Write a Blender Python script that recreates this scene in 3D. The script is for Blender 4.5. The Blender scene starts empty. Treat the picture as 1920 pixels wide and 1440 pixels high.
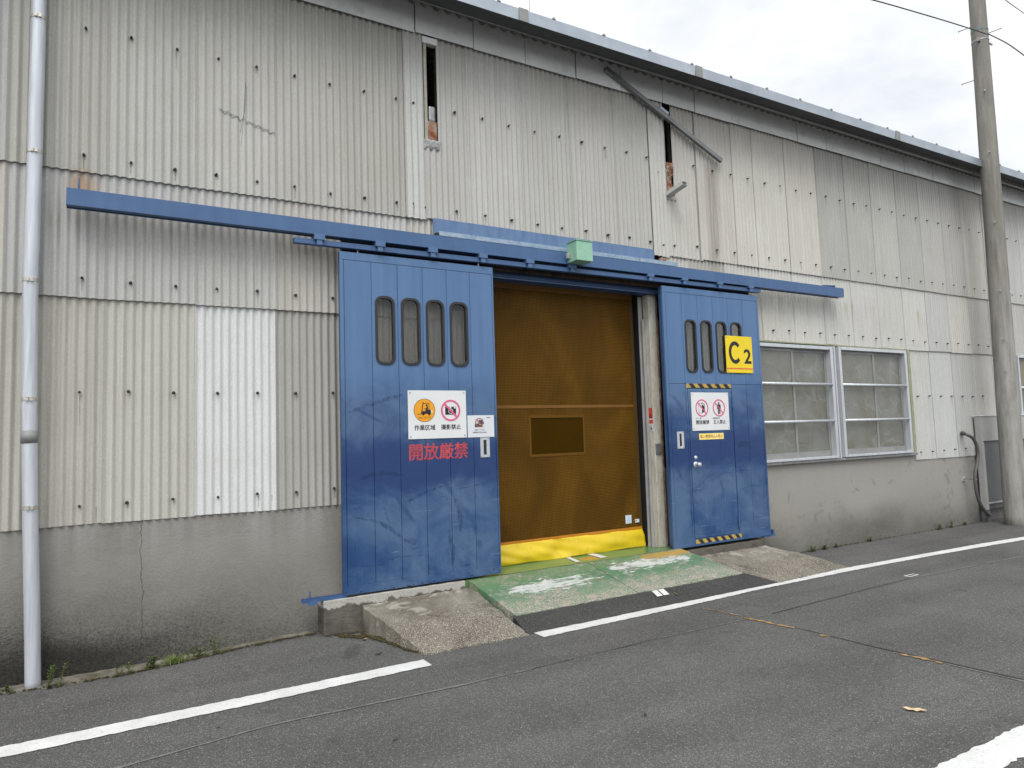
import bpy, bmesh, math, random
from mathutils import Vector, Matrix
random.seed(7)
S = bpy.context.scene
COL = S.collection
PI = math.pi

# ------------------------------------------------------------------ camera
cam_d = bpy.data.cameras.new("camera")
cam = bpy.data.objects.new("camera", cam_d)
COL.objects.link(cam)
F_PX, YAW, PIT, ROL = 1293.51, 0.5303, 0.0753, -0.0314
cam_d.sensor_width = 36.0
cam_d.lens = F_PX / 1920.0 * 36.0
cam_d.clip_start = 0.05
cam_d.clip_end = 800
fw = Vector((math.sin(YAW) * math.cos(PIT), math.cos(YAW) * math.cos(PIT), math.sin(PIT)))
rt = Vector((math.cos(YAW), -math.sin(YAW), 0))
up = rt.cross(fw)
r2 = rt * math.cos(ROL) + up * math.sin(ROL)
u2 = -rt * math.sin(ROL) + up * math.cos(ROL)
rot = Matrix((r2, u2, -fw)).transposed().to_4x4()
cam.matrix_world = Matrix.Translation((-0.1183, -6.0816, 1.65)) @ rot
S.camera = cam

# ------------------------------------------------------------------ light
SUN_EL, SUN_AZ = math.radians(56), math.radians(-146)      # azimuth measured from +y towards +x: behind the camera
sun_dir = Vector((math.sin(SUN_AZ) * math.cos(SUN_EL), math.cos(SUN_AZ) * math.cos(SUN_EL), math.sin(SUN_EL)))
sd = bpy.data.lights.new("sun", 'SUN')
sd.energy = 1.5
sd.angle = math.radians(30)
sd.color = (1.0, 0.975, 0.94)
so = bpy.data.objects.new("sun", sd)
COL.objects.link(so)
so.rotation_euler = (-sun_dir).to_track_quat('-Z', 'Y').to_euler()

W = bpy.data.worlds.new("World")
S.world = W
W.use_nodes = True
S.view_settings.view_transform = 'Standard'
S.view_settings.look = 'None'
S.view_settings.exposure = 0.42
S.view_settings.gamma = 1.0


# ------------------------------------------------------------------ node helpers
class NT:
    def __init__(self, nt):
        self.nt = nt

    def n(self, t, ins=None, **props):
        nd = self.nt.nodes.new(t)
        for k, v in props.items():
            setattr(nd, k, v)
        for k, v in (ins or {}).items():
            s = nd.inputs[k]
            if isinstance(v, bpy.types.NodeSocket):
                self.nt.links.new(v, s)
            elif v is not None:
                if isinstance(v, (tuple, list)) and len(v) == 3 and len(s.default_value) == 4:
                    v = (*v, 1)
                s.default_value = v
        return nd

    def math(self, op, a, b=None, c=None, clamp=False):
        nd = self.n('ShaderNodeMath', operation=op, use_clamp=clamp)
        for i, v in enumerate((a, b, c)):
            if v is None:
                continue
            if isinstance(v, bpy.types.NodeSocket):
                self.nt.links.new(v, nd.inputs[i])
            else:
                nd.inputs[i].default_value = v
        return nd.outputs[0]

    def noise(self, vec, scale, detail=3, rough=.55, dist=0.0):
        return self.n('ShaderNodeTexNoise', {'Vector': vec, 'Scale': scale, 'Detail': detail, 'Roughness': rough, 'Distortion': dist}).outputs[0]

    def scaled(self, vec, sx, sy, sz, loc=(0, 0, 0)):
        return self.n('ShaderNodeMapping', {'Vector': vec, 'Scale': (sx, sy, sz), 'Location': loc}).outputs[0]

    def ramp(self, fac, stops, interp='LINEAR'):
        nd = self.n('ShaderNodeValToRGB', {'Fac': fac})
        cr = nd.color_ramp
        cr.interpolation = interp
        while len(cr.elements) < len(stops):
            cr.elements.new(.5)
        for e, (p, c) in zip(cr.elements, stops):
            e.position = p
            e.color = (c, c, c, 1) if not isinstance(c, (tuple, list)) else (*c, 1)
        return nd.outputs[0]

    def step(self, v, lo, hi):
        """0 below lo, 1 above hi"""
        nd = self.n('ShaderNodeMapRange', {'Value': v, 'From Min': lo, 'From Max': hi, 'To Min': 0.0, 'To Max': 1.0}, interpolation_type='SMOOTHSTEP')
        return nd.outputs[0]

    def mix(self, f, a, b, blend='MIX'):
        nd = self.n('ShaderNodeMix', data_type='RGBA', blend_type=blend)
        for i, v in ((0, f), (6, a), (7, b)):
            s = nd.inputs[i]
            if isinstance(v, bpy.types.NodeSocket):
                self.nt.links.new(v, s)
            elif isinstance(v, (tuple, list)):
                s.default_value = (*v[:3], 1)
            else:
                s.default_value = v if i == 0 else (v, v, v, 1)
        return nd.outputs[2]

    def pos(self):
        return self.n('ShaderNodeNewGeometry').outputs['Position']

    def xyz(self, v):
        o = self.n('ShaderNodeSeparateXYZ', {'Vector': v}).outputs
        return o[0], o[1], o[2]

    def bump(self, h, strength=.3, dist=.01, normal=None):
        return self.n('ShaderNodeBump', {'Height': h, 'Strength': strength, 'Distance': dist, 'Normal': normal}).outputs[0]

    def box(self, x, z, cx, cz, hx, hz, soft):
        """soft rectangular mask"""
        dx = self.math('ABSOLUTE', self.math('SUBTRACT', x, cx))
        dz = self.math('ABSOLUTE', self.math('SUBTRACT', z, cz))
        mx = self.step(dx, hx + soft, hx - soft)
        mz = self.step(dz, hz + soft, hz - soft)
        return self.math('MULTIPLY', mx, mz)


def material(name, fn=None, color=(.5, .5, .5), rough=.7, metal=0.0, spec=.4):
    m = bpy.data.materials.new(name)
    m.use_nodes = True
    b = m.node_tree.nodes['Principled BSDF']
    b.inputs['Base Color'].default_value = (*color, 1)
    b.inputs['Roughness'].default_value = rough
    b.inputs['Metallic'].default_value = metal
    b.inputs['Specular IOR Level'].default_value = spec
    if fn:
        N = NT(m.node_tree)
        r = fn(N, b)
        if r:
            for k, v in r.items():
                if isinstance(v, bpy.types.NodeSocket):
                    m.node_tree.links.new(v, b.inputs[k])
                else:
                    b.inputs[k].default_value = v
    return m


# ------------------------------------------------------------------ sky
def build_world():
    N = NT(W.node_tree)
    bg = W.node_tree.nodes['Background']
    sky = N.n('ShaderNodeTexSky', sky_type='NISHITA', sun_disc=False, sun_elevation=SUN_EL, sun_rotation=SUN_AZ, altitude=50.0,
              air_density=1.0, dust_density=2.0, ozone_density=1.0).outputs[0]
    d = N.n('ShaderNodeTexCoord').outputs['Generated']
    dv = N.n('ShaderNodeVectorMath', {0: d, 1: tuple(sun_dir)}, operation='DOT_PRODUCT').outputs['Value']
    x, y, z = N.xyz(d)
    warp = N.scaled(d, 1.0, 1.0, 1.9)
    c1 = N.noise(warp, 3.1, 6, .58, .35)
    c2 = N.noise(N.scaled(d, 1, 1, 2.2, (4, 2, 1)), 7.5, 4, .5, .2)
    c = N.math('ADD', N.math('MULTIPLY', c1, .72), N.math('MULTIPLY', c2, .28))
    cloud = N.ramp(c, [(.36, (.70, .73, .77)), (.46, (.80, .825, .86)), (.55, (.91, .925, .945)), (.66, (.99, 1.0, 1.01))])
    glow = N.math('ADD', 1.0, N.math('MULTIPLY', N.math('POWER', N.math('MAXIMUM', dv, 0.0), 2.0), 1.5))
    glow = N.math('ADD', glow, N.math('MULTIPLY', N.math('MAXIMUM', z, 0.0), .28))
    glow = N.math('MULTIPLY', glow, 8.5)
    cl = N.n('ShaderNodeVectorMath', {0: cloud, 'Scale': glow}, operation='SCALE').outputs[0]
    out = N.mix(.90, sky, cl)
    W.node_tree.links.new(out, bg.inputs['Color'])
    bg.inputs['Strength'].default_value = 0.1


build_world()


# ------------------------------------------------------------------ mesh helpers
def link(name, bm, mat=None, parent=None, smooth=False, loc=None):
    me = bpy.data.meshes.new(name)
    bmesh.ops.recalc_face_normals(bm, faces=bm.faces)
    bm.to_mesh(me)
    bm.free()
    o = bpy.data.objects.new(name, me)
    COL.objects.link(o)
    if mat is not None:
        me.materials.append(mat)
    if smooth:
        for p in me.polygons:
            p.use_smooth = True
    if parent is not None:
        o.parent = parent
    return o


def tag(o, label=None, cat=None, group=None, kind=None):
    if label:
        o['label'] = label
    if cat:
        o['category'] = cat
    if group:
        o['group'] = group
    if kind:
        o['kind'] = kind
    return o


def thing(name, label, cat, loc=(0, 0, 0), group=None):
    o = bpy.data.objects.new(name, None)
    o.empty_display_size = .1
    COL.objects.link(o)
    tag(o, label, cat, group)
    return o


def structure(name, bm, mat, smooth=False):
    return tag(link(name, bm, mat, None, smooth), kind='structure')


def box(bm, x0, x1, y0, y1, z0, z1, bevel=0.0, mtx=None):
    r = bmesh.ops.create_cube(bm, size=1)
    vs = r['verts']
    for v in vs:
        v.co = Vector(((x0 + x1) / 2 + v.co.x * (x1 - x0), (y0 + y1) / 2 + v.co.y * (y1 - y0), (z0 + z1) / 2 + v.co.z * (z1 - z0)))
    if mtx is not None:
        for v in vs:
            v.co = mtx @ v.co
    if bevel:
        es = list({e for v in vs for e in v.link_edges})
        bmesh.ops.bevel(bm, geom=es, offset=bevel, segments=2, affect='EDGES', profile=.6)
    return bm


def B(*a, **k):
    return box(bmesh.new(), *a, **k)


def cyl(bm, p0, p1, r0, r1=None, seg=16, caps=True):
    p0, p1 = Vector(p0), Vector(p1)
    d = p1 - p0
    q = d.to_track_quat('Z', 'Y').to_matrix().to_4x4()
    r = bmesh.ops.create_cone(bm, cap_ends=caps, segments=seg, radius1=r0, radius2=r0 if r1 is None else r1, depth=d.length,
                              matrix=Matrix.Translation((p0 + p1) / 2) @ q)
    return r['verts']


def tube(bm, pts, rad, seg=10):
    pts = [Vector(p) for p in pts]
    rings = []
    for i, p in enumerate(pts):
        t = (pts[min(i + 1, len(pts) - 1)] - pts[max(i - 1, 0)]).normalized()
        a = t.cross(Vector((.13, .91, .37))).normalized()
        b = t.cross(a)
        rr = rad[i] if isinstance(rad, (list, tuple)) else rad
        rings.append([bm.verts.new(p + (a * math.cos(2 * PI * k / seg) + b * math.sin(2 * PI * k / seg)) * rr) for k in range(seg)])
    for r0, r1 in zip(rings, rings[1:]):
        for k in range(seg):
            bm.faces.new((r0[k], r0[(k + 1) % seg], r1[(k + 1) % seg], r1[k]))
    bm.faces.new(rings[0])
    bm.faces.new(rings[-1])
    return bm


def spline(pts, n=8):
    pts = [Vector(p) for p in pts]
    out = []
    for i in range(len(pts) - 1):
        p0, p1, p2, p3 = pts[max(i - 1, 0)], pts[i], pts[i + 1], pts[min(i + 2, len(pts) - 1)]
        for k in range(n):
            t = k / n
            out.append(.5 * ((2 * p1) + (-p0 + p2) * t + (2 * p0 - 5 * p1 + 4 * p2 - p3) * t * t + (-p0 + 3 * p1 - 3 * p2 + p3) * t ** 3))
    out.append(pts[-1])
    return out


def plate(bm, outer, holes, y0, y1):
    """flat plate in the xz plane with holes, its front at y0, its back at y1"""
    edges = []
    for loop in [outer] + list(holes):
        vs = [bm.verts.new((p[0], y0, p[1])) for p in loop]
        edges += [bm.edges.new((vs[i], vs[(i + 1) % len(vs)])) for i in range(len(vs))]
    r = bmesh.ops.triangle_fill(bm, use_beauty=True, use_dissolve=False, edges=edges)
    fs = [g for g in r['geom'] if isinstance(g, bmesh.types.BMFace)]
    e = bmesh.ops.extrude_face_region(bm, geom=fs)
    vs = [g for g in e['geom'] if isinstance(g, bmesh.types.BMVert)]
    bmesh.ops.translate(bm, verts=vs, vec=(0, y1 - y0, 0))
    return bm


def rect(x0, x1, z0, z1):
    return [(x0, z0), (x1, z0), (x1, z1), (x0, z1)]


def rrect(x0, x1, z0, z1, r, n=7):
    out = []
    for cx, cz, a0 in ((x1 - r, z1 - r, 0), (x0 + r, z1 - r, PI / 2), (x0 + r, z0 + r, PI), (x1 - r, z0 + r, 1.5 * PI)):
        for k in range(n + 1):
            a = a0 + PI / 2 * k / n
            out.append((cx + r * math.cos(a), cz + r * math.sin(a)))
    return out


def circ(cx, cz, r, n=36, rz=None):
    return [(cx + r * math.cos(2 * PI * k / n), cz + (rz or r) * math.sin(2 * PI * k / n)) for k in range(n)]


def P(outer, y0, y1, holes=()):
    return plate(bmesh.new(), outer, holes, y0, y1)


def text_bm(bm, body, x0, x1, z0, z1, y0, depth=.002, bold=0.0):
    """lettering fitted to a box on a wall facing -y"""
    cu = bpy.data.curves.new("lettering", 'FONT')
    cu.body = body
    cu.resolution_u = 3
    o = bpy.data.objects.new("lettering", cu)
    COL.objects.link(o)
    dg = bpy.context.evaluated_depsgraph_get()
    dg.update()
    me = bpy.data.meshes.new_from_object(o.evaluated_get(dg))
    bpy.data.objects.remove(o)
    bpy.data.curves.remove(cu)
    t = bmesh.new()
    t.from_mesh(me)
    bpy.data.meshes.remove(me)
    xs = [v.co.x for v in t.verts]
    ys = [v.co.y for v in t.verts]
    ax, bx, ay, by = min(xs), max(xs), min(ys), max(ys)
    for v in t.verts:
        v.co = Vector((x0 + (v.co.x - ax) / (bx - ax) * (x1 - x0), y0, z0 + (v.co.y - ay) / (by - ay) * (z1 - z0)))
    e = bmesh.ops.extrude_face_region(t, geom=list(t.faces))
    bmesh.ops.translate(t, verts=[g for g in e['geom'] if isinstance(g, bmesh.types.BMVert)], vec=(0, depth, 0))
    m2 = bpy.data.meshes.new("tmp")
    t.to_mesh(m2)
    w = bold * (z1 - z0)
    if bold:                    # heavier strokes: the outline repeated a hair to each side
        for k, (dx, dz) in enumerate(((-w, 0), (w, 0), (0, w * .8), (0, -w * .8))):
            q = bmesh.new()
            q.from_mesh(m2)
            bmesh.ops.translate(q, verts=q.verts, vec=(dx, .00012 * (k + 1), dz))
            m3 = bpy.data.meshes.new("tmp")
            q.to_mesh(m3)
            q.free()
            bm.from_mesh(m3)
            bpy.data.meshes.remove(m3)
    t.free()
    bm.from_mesh(m2)
    bpy.data.meshes.remove(m2)
    return bm


# ------------------------------------------------------------------ materials
def f_slate(N, b):
    p = N.pos()
    x, y, z = N.xyz(p)
    oi = N.n('ShaderNodeObjectInfo')
    st = N.noise(N.scaled(p, 26, 26, .55), 1.0, 5, .62)            # long vertical streaks
    st2 = N.noise(N.scaled(p, 90, 90, 1.6), 1.0, 3, .6)
    blotch = N.noise(p, 1.7, 5, .6)
    speck = N.noise(N.scaled(p, 1, 1, .45), 150, 3, .7)
    c = N.mix(N.ramp(st, [(.33, 0), (.66, 1)]), (.92, .91, .89), (1.06, 1.055, 1.045))
    c = N.mix(N.math('MULTIPLY', N.ramp(st2, [(.4, 0), (.75, 1)]), .35), c, (1.32, 1.33, 1.32))
    c = N.mix(N.ramp(blotch, [(.35, .0), (.75, .35)]), c, (.80, .77, .72))
    c = N.mix(N.ramp(speck, [(.36, .22), (.52, 0)]), c, (.5, .48, .44))
    c = N.mix(N.ramp(speck, [(.56, 0), (.72, .28)]), c, (1.5, 1.5, 1.48))
    c = N.mix(1.0, c, oi.outputs['Color'], 'MULTIPLY')
    c = N.mix(1.0, c, (.90, .913, .925), 'MULTIPLY')
    # soot and the eaves' shade painted in towards the top, uneven down-runs
    top = N.step(N.math('ADD', z, N.math('MULTIPLY', N.noise(N.scaled(p, 7, 7, .7), 1.0, 4, .6), 1.6)), 5.6, 6.75)
    c = N.mix(N.math('MULTIPLY', top, .30), c, (.20, .185, .17))
    # rust round the beam's bracket, run-off under the fallen batten, drips under the beam
    dx = N.math('SUBTRACT', x, -.31)
    dz = N.math('SUBTRACT', z, 3.66)
    r = N.math('SQRT', N.math('ADD', N.math('MULTIPLY', dx, dx), N.math('MULTIPLY', N.math('MULTIPLY', dz, dz), .6)))
    rn = N.math('ADD', r, N.math('MULTIPLY', N.math('SUBTRACT', N.noise(N.scaled(p, 18, 18, 6), 1, 3), .5), .12))
    c = N.mix(N.math('MULTIPLY', N.step(rn, .15, .03), .62), c, (.30, .17, .07))
    w = N.math('ADD', x, N.math('MULTIPLY', N.math('SUBTRACT', N.noise(N.scaled(p, 3, 3, 1.2), 1, 3), .5), .16))
    run = N.step(N.math('ABSOLUTE', N.math('SUBTRACT', w, 6.48)), .17, .02)
    run = N.math('MULTIPLY', run, N.math('MULTIPLY', N.step(z, 5.1, 4.95), N.step(z, 3.4, 3.9)))
    c = N.mix(N.math('MULTIPLY', run, N.math('MULTIPLY', N.ramp(st2, [(.35, .35), (.6, 1)]), .62)), c, (.16, .13, .105))
    dr = N.math('MULTIPLY', N.ramp(N.noise(N.scaled(p, 16, 16, .4), 1, 3, .6), [(.56, 0), (.68, 1)]), N.math('MULTIPLY', N.step(z, 3.47, 3.38), N.step(z, 2.95, 3.4)))
    c = N.mix(N.math('MULTIPLY', dr, .42), c, (.2, .165, .11))
    h = N.bump(N.math('ADD', N.math('MULTIPLY', speck, .5), N.math('MULTIPLY', st2, .4)), .25, .004)
    return {'Base Color': c, 'Normal': h, 'Roughness': N.ramp(st, [(0, .78), (1, .92)])}


M_SLATE = material("fibre_cement", f_slate, spec=.22)


def f_conc_base(N, b):
    p = N.pos()
    x, y, z = N.xyz(p)
    big = N.noise(N.scaled(p, .6, 1, 1.3), 1.2, 5, .55, .3)
    mid = N.noise(p, 14, 4, .6)
    fine = N.noise(p, 95, 4, .75)
    grit = N.noise(N.scaled(p, .8, 1, 1), 60, 3, .65)
    c = N.mix(N.ramp(big, [(.3, 0), (.7, 1)]), (.185, .174, .152), (.235, .224, .203))
    c = N.mix(N.ramp(mid, [(.4, .0), (.75, .25)]), c, (.26, .248, .225))
    st = N.noise(N.scaled(p, 9, 9, .45), 1, 4, .6)
    up_ = N.step(z, .60, 1.12)
    c = N.mix(N.math('MULTIPLY', N.math('MULTIPLY', N.ramp(st, [(.40, 0), (.68, 1)]), up_), .5), c, (.315, .308, .292))
    # the right-hand stretch is a paler render
    c = N.mix(N.math('MULTIPLY', N.step(x, 5.5, 7.5), N.math('MULTIPLY', N.step(N.math('ADD', z, N.math('MULTIPLY', big, .5)), .30, 1.0), .75)), c, (.285, .272, .246))
    # damp and mould: fine dark grains that crowd together in patches near the ground, thickest beside the downpipe
    e = N.math('ADD', z, N.math('MULTIPLY', N.math('SUBTRACT', N.noise(N.scaled(p, 1.0, 1, 1.2), 1.1, 5, .58), .5), .75))
    left = N.step(x, 2.4, -.5)
    wet = N.step(e, N.math('ADD', .62, N.math('MULTIPLY', left, .30)), -.05)
    grain = N.ramp(N.math('ADD', N.math('MULTIPLY', fine, .62), N.math('MULTIPLY', grit, .38)), [(.38, 1), (.58, 0)])
    dens = N.math('MULTIPLY', wet, N.math('ADD', .50, N.math('MULTIPLY', left, .28)))
    m = N.math('ADD', N.math('MULTIPLY', dens, .62), N.math('MULTIPLY', N.math('MULTIPLY', grain, N.math('ADD', dens, .06)), .75), clamp=True)
    c = N.mix(m, c, (.030, .027, .022))
    blk = N.math('MULTIPLY', N.step(e, .30, .06), N.step(x, .65, -.25))
    c = N.mix(N.math('MULTIPLY', blk, .75), c, (.014, .013, .011))
    c = N.mix(N.math('MULTIPLY', N.ramp(fine, [(.64, 0), (.74, 1)]), .30), c, (.34, .325, .295))
    dk = N.ramp(N.noise(N.scaled(p, 1, 1, 1, (7, 3, 2)), 5.5, 4, .5, .6), [(.62, 0), (.69, 1)])
    c = N.mix(N.math('MULTIPLY', N.math('MULTIPLY', dk, N.step(x, 6, 8)), .33), c, (.10, .095, .085))
    h = N.bump(N.math('ADD', N.math('ADD', fine, grit), mid), .5, .006)
    return {'Base Color': c, 'Normal': h}


M_BASE = material("base_concrete", f_conc_base, rough=.93, spec=.18)


def f_conc_ramp(N, b):
    p = N.pos()
    x, y, z = N.xyz(p)
    big = N.noise(p, 2.6, 6, .62, .5)
    c = N.mix(N.ramp(big, [(.34, 0), (.66, 1)]), (.085, .073, .056), (.27, .25, .212))
    v = N.n('ShaderNodeTexVoronoi', {'Vector': p, 'Scale': 105.0, 'Randomness': 1.0}).outputs
    peb = N.mix(N.ramp(N.noise(p, 60, 2), [(.4, 0), (.6, 1)]), (.58, .53, .43), (.30, .265, .21))
    ex = N.step(N.math('ADD', N.math('MULTIPLY', y, -1.0), N.math('MULTIPLY', big, .75)), .62, 1.12)   # skim worn off towards the toe
    pm = N.math('MULTIPLY', N.ramp(v[0], [(.30, 1), (.46, 0)]), N.math('ADD', .13, N.math('MULTIPLY', ex, .75)))
    c = N.mix(N.math('MULTIPLY', ex, .5), c, (.07, .062, .05))
    c = N.mix(pm, c, peb)
    lp = N.ramp(N.noise(N.scaled(p, 1.2, 2, 1, (3, 1, 0)), 4.2, 5, .6, .8), [(.55, 0), (.63, 1)])
    c = N.mix(N.math('MULTIPLY', N.math('MULTIPLY', lp, N.math('SUBTRACT', 1.0, ex)), .6), c, (.40, .375, .33))
    fine = N.noise(p, 190, 3, .7)
    c = N.mix(N.ramp(fine, [(.3, .5), (.55, 0)]), c, (.05, .045, .038))
    h = N.bump(N.math('ADD', N.math('MULTIPLY', pm, 1.0), fine), .5, .006)
    return {'Base Color': c, 'Normal': h}


M_RAMP = material("ramp_concrete", f_conc_ramp, rough=.93, spec=.2)


def f_ledge(N, b, cap=True):
    p = N.pos()
    x, y, z = N.xyz(p)
    n1 = N.noise(p, 5, 6, .65, .6)
    n2 = N.noise(p, 120, 3, .7)
    c = N.mix(N.ramp(n1, [(.35, 0), (.65, 1)]), (.062, .056, .046), (.135, .124, .105))
    e = N.math('ADD', z, N.math('MULTIPLY', N.math('SUBTRACT', N.noise(N.scaled(p, 5, 5, 3), 1.4, 4, .6), .5), .20))
    if cap:
      c = N.mix(N.step(e, .245, .262), c, (.38, .365, .33))            # pale mortar cap with a ragged lower edge
    c = N.mix(N.ramp(n2, [(.3, .5), (.55, 0)]), c, (.06, .055, .045))
    return {'Base Color': c, 'Normal': N.bump(N.math('ADD', n1, n2), .4, .006)}


M_LEDGE2 = material("plain_plinth_concrete", lambda N, b: f_ledge(N, b, False), rough=.93, spec=.2)
M_LEDGE = material("plinth_concrete", f_ledge, rough=.93, spec=.2)


def f_asphalt(dark):
    def f(N, b):
        p = N.pos()
        v = N.n('ShaderNodeTexVoronoi', {'Vector': p, 'Scale': 170.0, 'Randomness': 1.0}).outputs
        vc = N.n('ShaderNodeSeparateColor', {'Color': v[1]}).outputs
        fine = N.noise(p, 210, 4, .8)
        mid = N.noise(p, 38, 3, .6)
        big = N.noise(p, .8, 5, .6, .3)
        k = .48 if dark else 1.0
        st = N.ramp(vc[0], [(0, (.054 * k, .053 * k, .051 * k)), (.45, (.090 * k, .088 * k, .085 * k)), (.8, (.135 * k, .132 * k, .127 * k)), (1, (.225 * k, .22 * k, .21 * k))])
        gap = N.ramp(v[0], [(.28, 0), (.62, 1)])
        c = N.mix(N.math('MULTIPLY', gap, .6), st, (.044 * k, .043 * k, .041 * k))
        c = N.mix(N.ramp(fine, [(.36, .6), (.54, 0)]), c, (.03, .0295, .029))
        c = N.mix(N.ramp(fine, [(.56, 0), (.72, .5 if not dark else .25)]), c, (.24, .235, .225))
        c = N.mix(N.ramp(mid, [(.35, .0), (.7, .3)]), c, (.13 * k, .128 * k, .124 * k))
        c = N.mix(1.0, c, N.ramp(big, [(.3, .82), (.7, 1.15)]), 'MULTIPLY')
        tr_ = N.noise(N.scaled(p, .25, 1.6, 1), 1.3, 4, .55, .4)                  # long, faint traffic-worn bands
        c = N.mix(1.0, c, N.ramp(tr_, [(.35, .86), (.65, 1.10)]), 'MULTIPLY')
        oil = N.ramp(N.noise(N.scaled(p, 1, 1, 1, (3.3, 1.2, 0)), 2.6, 4, .55, .5), [(.63, 0), (.74, .45)])
        c = N.mix(oil, c, (.03, .029, .028))
        gl = N.ramp(vc[1], [(.955, 0), (.975, 1)])
        c = N.mix(N.math('MULTIPLY', gl, .6 if not dark else .3), c, (.29, .284, .27))
        h = N.bump(N.math('ADD', N.math('SUBTRACT', 1.0, v[0]), N.math('MULTIPLY', fine, .7)), .55, .006)
        return {'Base Color': c, 'Normal': h}
    return f


M_ASPH = material("asphalt", f_asphalt(False), rough=.88, spec=.3)
M_ASPH2 = material("fresh_asphalt", f_asphalt(True), rough=.85, spec=.3)


def f_line(N, b):
    p = N.pos()
    n1 = N.noise(p, 55, 4, .7)
    n2 = N.noise(p, 5, 4, .6)
    c = N.mix(N.ramp(n2, [(.35, 0), (.7, 1)]), (.49, .49, .475), (.585, .585, .57))
    c = N.mix(N.ramp(n1, [(.30, .8), (.44, 0)]), c, (.28, .275, .265))
    cr = N.n('ShaderNodeTexVoronoi', {'Vector': N.n('ShaderNodeVectorMath', {0: p, 1: N.n('ShaderNodeCombineXYZ', {0: n1, 1: n2}).outputs[0]}, operation='ADD').outputs[0], 'Scale': 3.0}, feature='DISTANCE_TO_EDGE').outputs[0]
    cg = N.ramp(N.noise(p, 2.3, 3), [(.5, 0), (.62, 1)])
    c = N.mix(N.math('MULTIPLY', N.math('MULTIPLY', N.ramp(cr, [(.004, 1), (.012, 0)]), cg), .5), c, (.12, .12, .12))
    return {'Base Color': c, 'Normal': N.bump(n1, .5, .006)}


M_LINE = material("road_paint", f_line, rough=.8, spec=.3)


def f_green(N, b):
    p = N.pos()
    x, y, z = N.xyz(p)
    big = N.noise(p, 2.2, 5, .6, .4)
    wear = N.noise(N.scaled(p, 1.0, 1.6, 1), 9, 6, .72, .5)
    scr = N.noise(N.scaled(p, 5, 26, 5), 1.0, 5, .65, .3)          # scrapes along the wall
    fine = N.noise(p, 85, 4, .75)
    conc = N.mix(N.ramp(fine, [(.35, 0), (.65, 1)]), (.12, .105, .085), (.42, .385, .32))
    paint = N.mix(N.ramp(big, [(.35, 0), (.65, 1)]), (.036, .118, .060), (.065, .160, .080))
    paint = N.mix(N.math('MULTIPLY', N.step(y, -.45, -.2), .30), paint, (.20, .235, .08))
    toe = N.step(N.math('ADD', y, N.math('MULTIPLY', N.math('SUBTRACT', big, .5), .5)), -.40, -.72)
    keep = N.math('SUBTRACT', N.ramp(N.math('ADD', N.math('MULTIPLY', wear, .55), N.math('MULTIPLY', fine, .45)), [(.41, 0), (.50, 1)]), N.math('MULTIPLY', toe, N.ramp(fine, [(.43, .0), (.55, .95)])), clamp=True)
    c = N.mix(keep, conc, paint)
    wn = N.math('ADD', wear, N.math('MULTIPLY', scr, 1.0))
    z1 = N.box(x, y, 3.58, -.43, .55, .10, .24)
    z2 = N.box(x, y, 4.92, -.33, .60, .09, .18)
    zz = N.math('MAXIMUM', z1, z2)
    wm = N.step(N.math('ADD', N.math('MULTIPLY', zz, .62), N.math('MULTIPLY', wn, .85)), 1.19, 1.29)
    wm = N.math('MULTIPLY', wm, N.ramp(N.math('ADD', N.math('MULTIPLY', fine, .5), N.math('MULTIPLY', scr, .5)), [(.40, .10), (.50, 1)]))
    c = N.mix(N.math('MULTIPLY', wm, .9), c, (.47, .47, .455))
    yel = N.box(x, y, 5.25, -.22, .42, .08, .12)
    ym = N.step(N.math('ADD', N.math('MULTIPLY', yel, .6), N.math('MULTIPLY', wear, .8)), .72, .9)
    c = N.mix(N.math('MULTIPLY', ym, .75), c, (.36, .20, .03))
    yel2 = N.box(x, y, 5.0, -.56, .45, .05, .08)
    ym2 = N.step(N.math('ADD', N.math('MULTIPLY', yel2, .6), N.math('MULTIPLY', wear, .8)), .92, 1.05)
    c = N.mix(N.math('MULTIPLY', ym2, .55), c, (.36, .22, .05))
    red = N.box(x, y, 4.05, -.47, .16, .035, .06)
    rm = N.step(N.math('ADD', N.math('MULTIPLY', red, .6), N.math('MULTIPLY', wear, .8)), .88, 1.0)
    c = N.mix(N.math('MULTIPLY', rm, .75), c, (.28, .10, .08))
    sj = N.math('ABSOLUTE', N.math('SUBTRACT', N.math('ADD', x, N.math('MULTIPLY', y, .22)), 4.16))
    c = N.mix(N.math('MULTIPLY', N.step(sj, .008, .003), .8), c, (.03, .04, .03))
    return {'Base Color': c, 'Normal': N.bump(N.math('ADD', keep, fine), .4, .004), 'Roughness': .62}


M_GREEN = material("worn_green_paint", f_green, rough=.62, spec=.35)


def f_sill(N, b):
    p = N.pos()
    x, y, z = N.xyz(p)
    n = N.noise(N.scaled(p, 2, 6, 1), 3, 5, .6)
    c = N.mix(N.ramp(n, [(.35, 0), (.65, 1)]), (.065, .165, .062), (.115, .195, .075))
    org = N.step(N.math('ADD', N.math('MULTIPLY', N.box(x, y, 4.36, .02, .13, .10, .06), .7), N.math('MULTIPLY', n, .6)), .72, .9)
    c = N.mix(N.math('MULTIPLY', org, .75), c, (.40, .16, .035))
    return {'Base Color': c, 'Normal': N.bump(n, .1, .003)}


M_SILL = material("green_floor_paint", f_sill, rough=.32, spec=.5)


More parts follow.
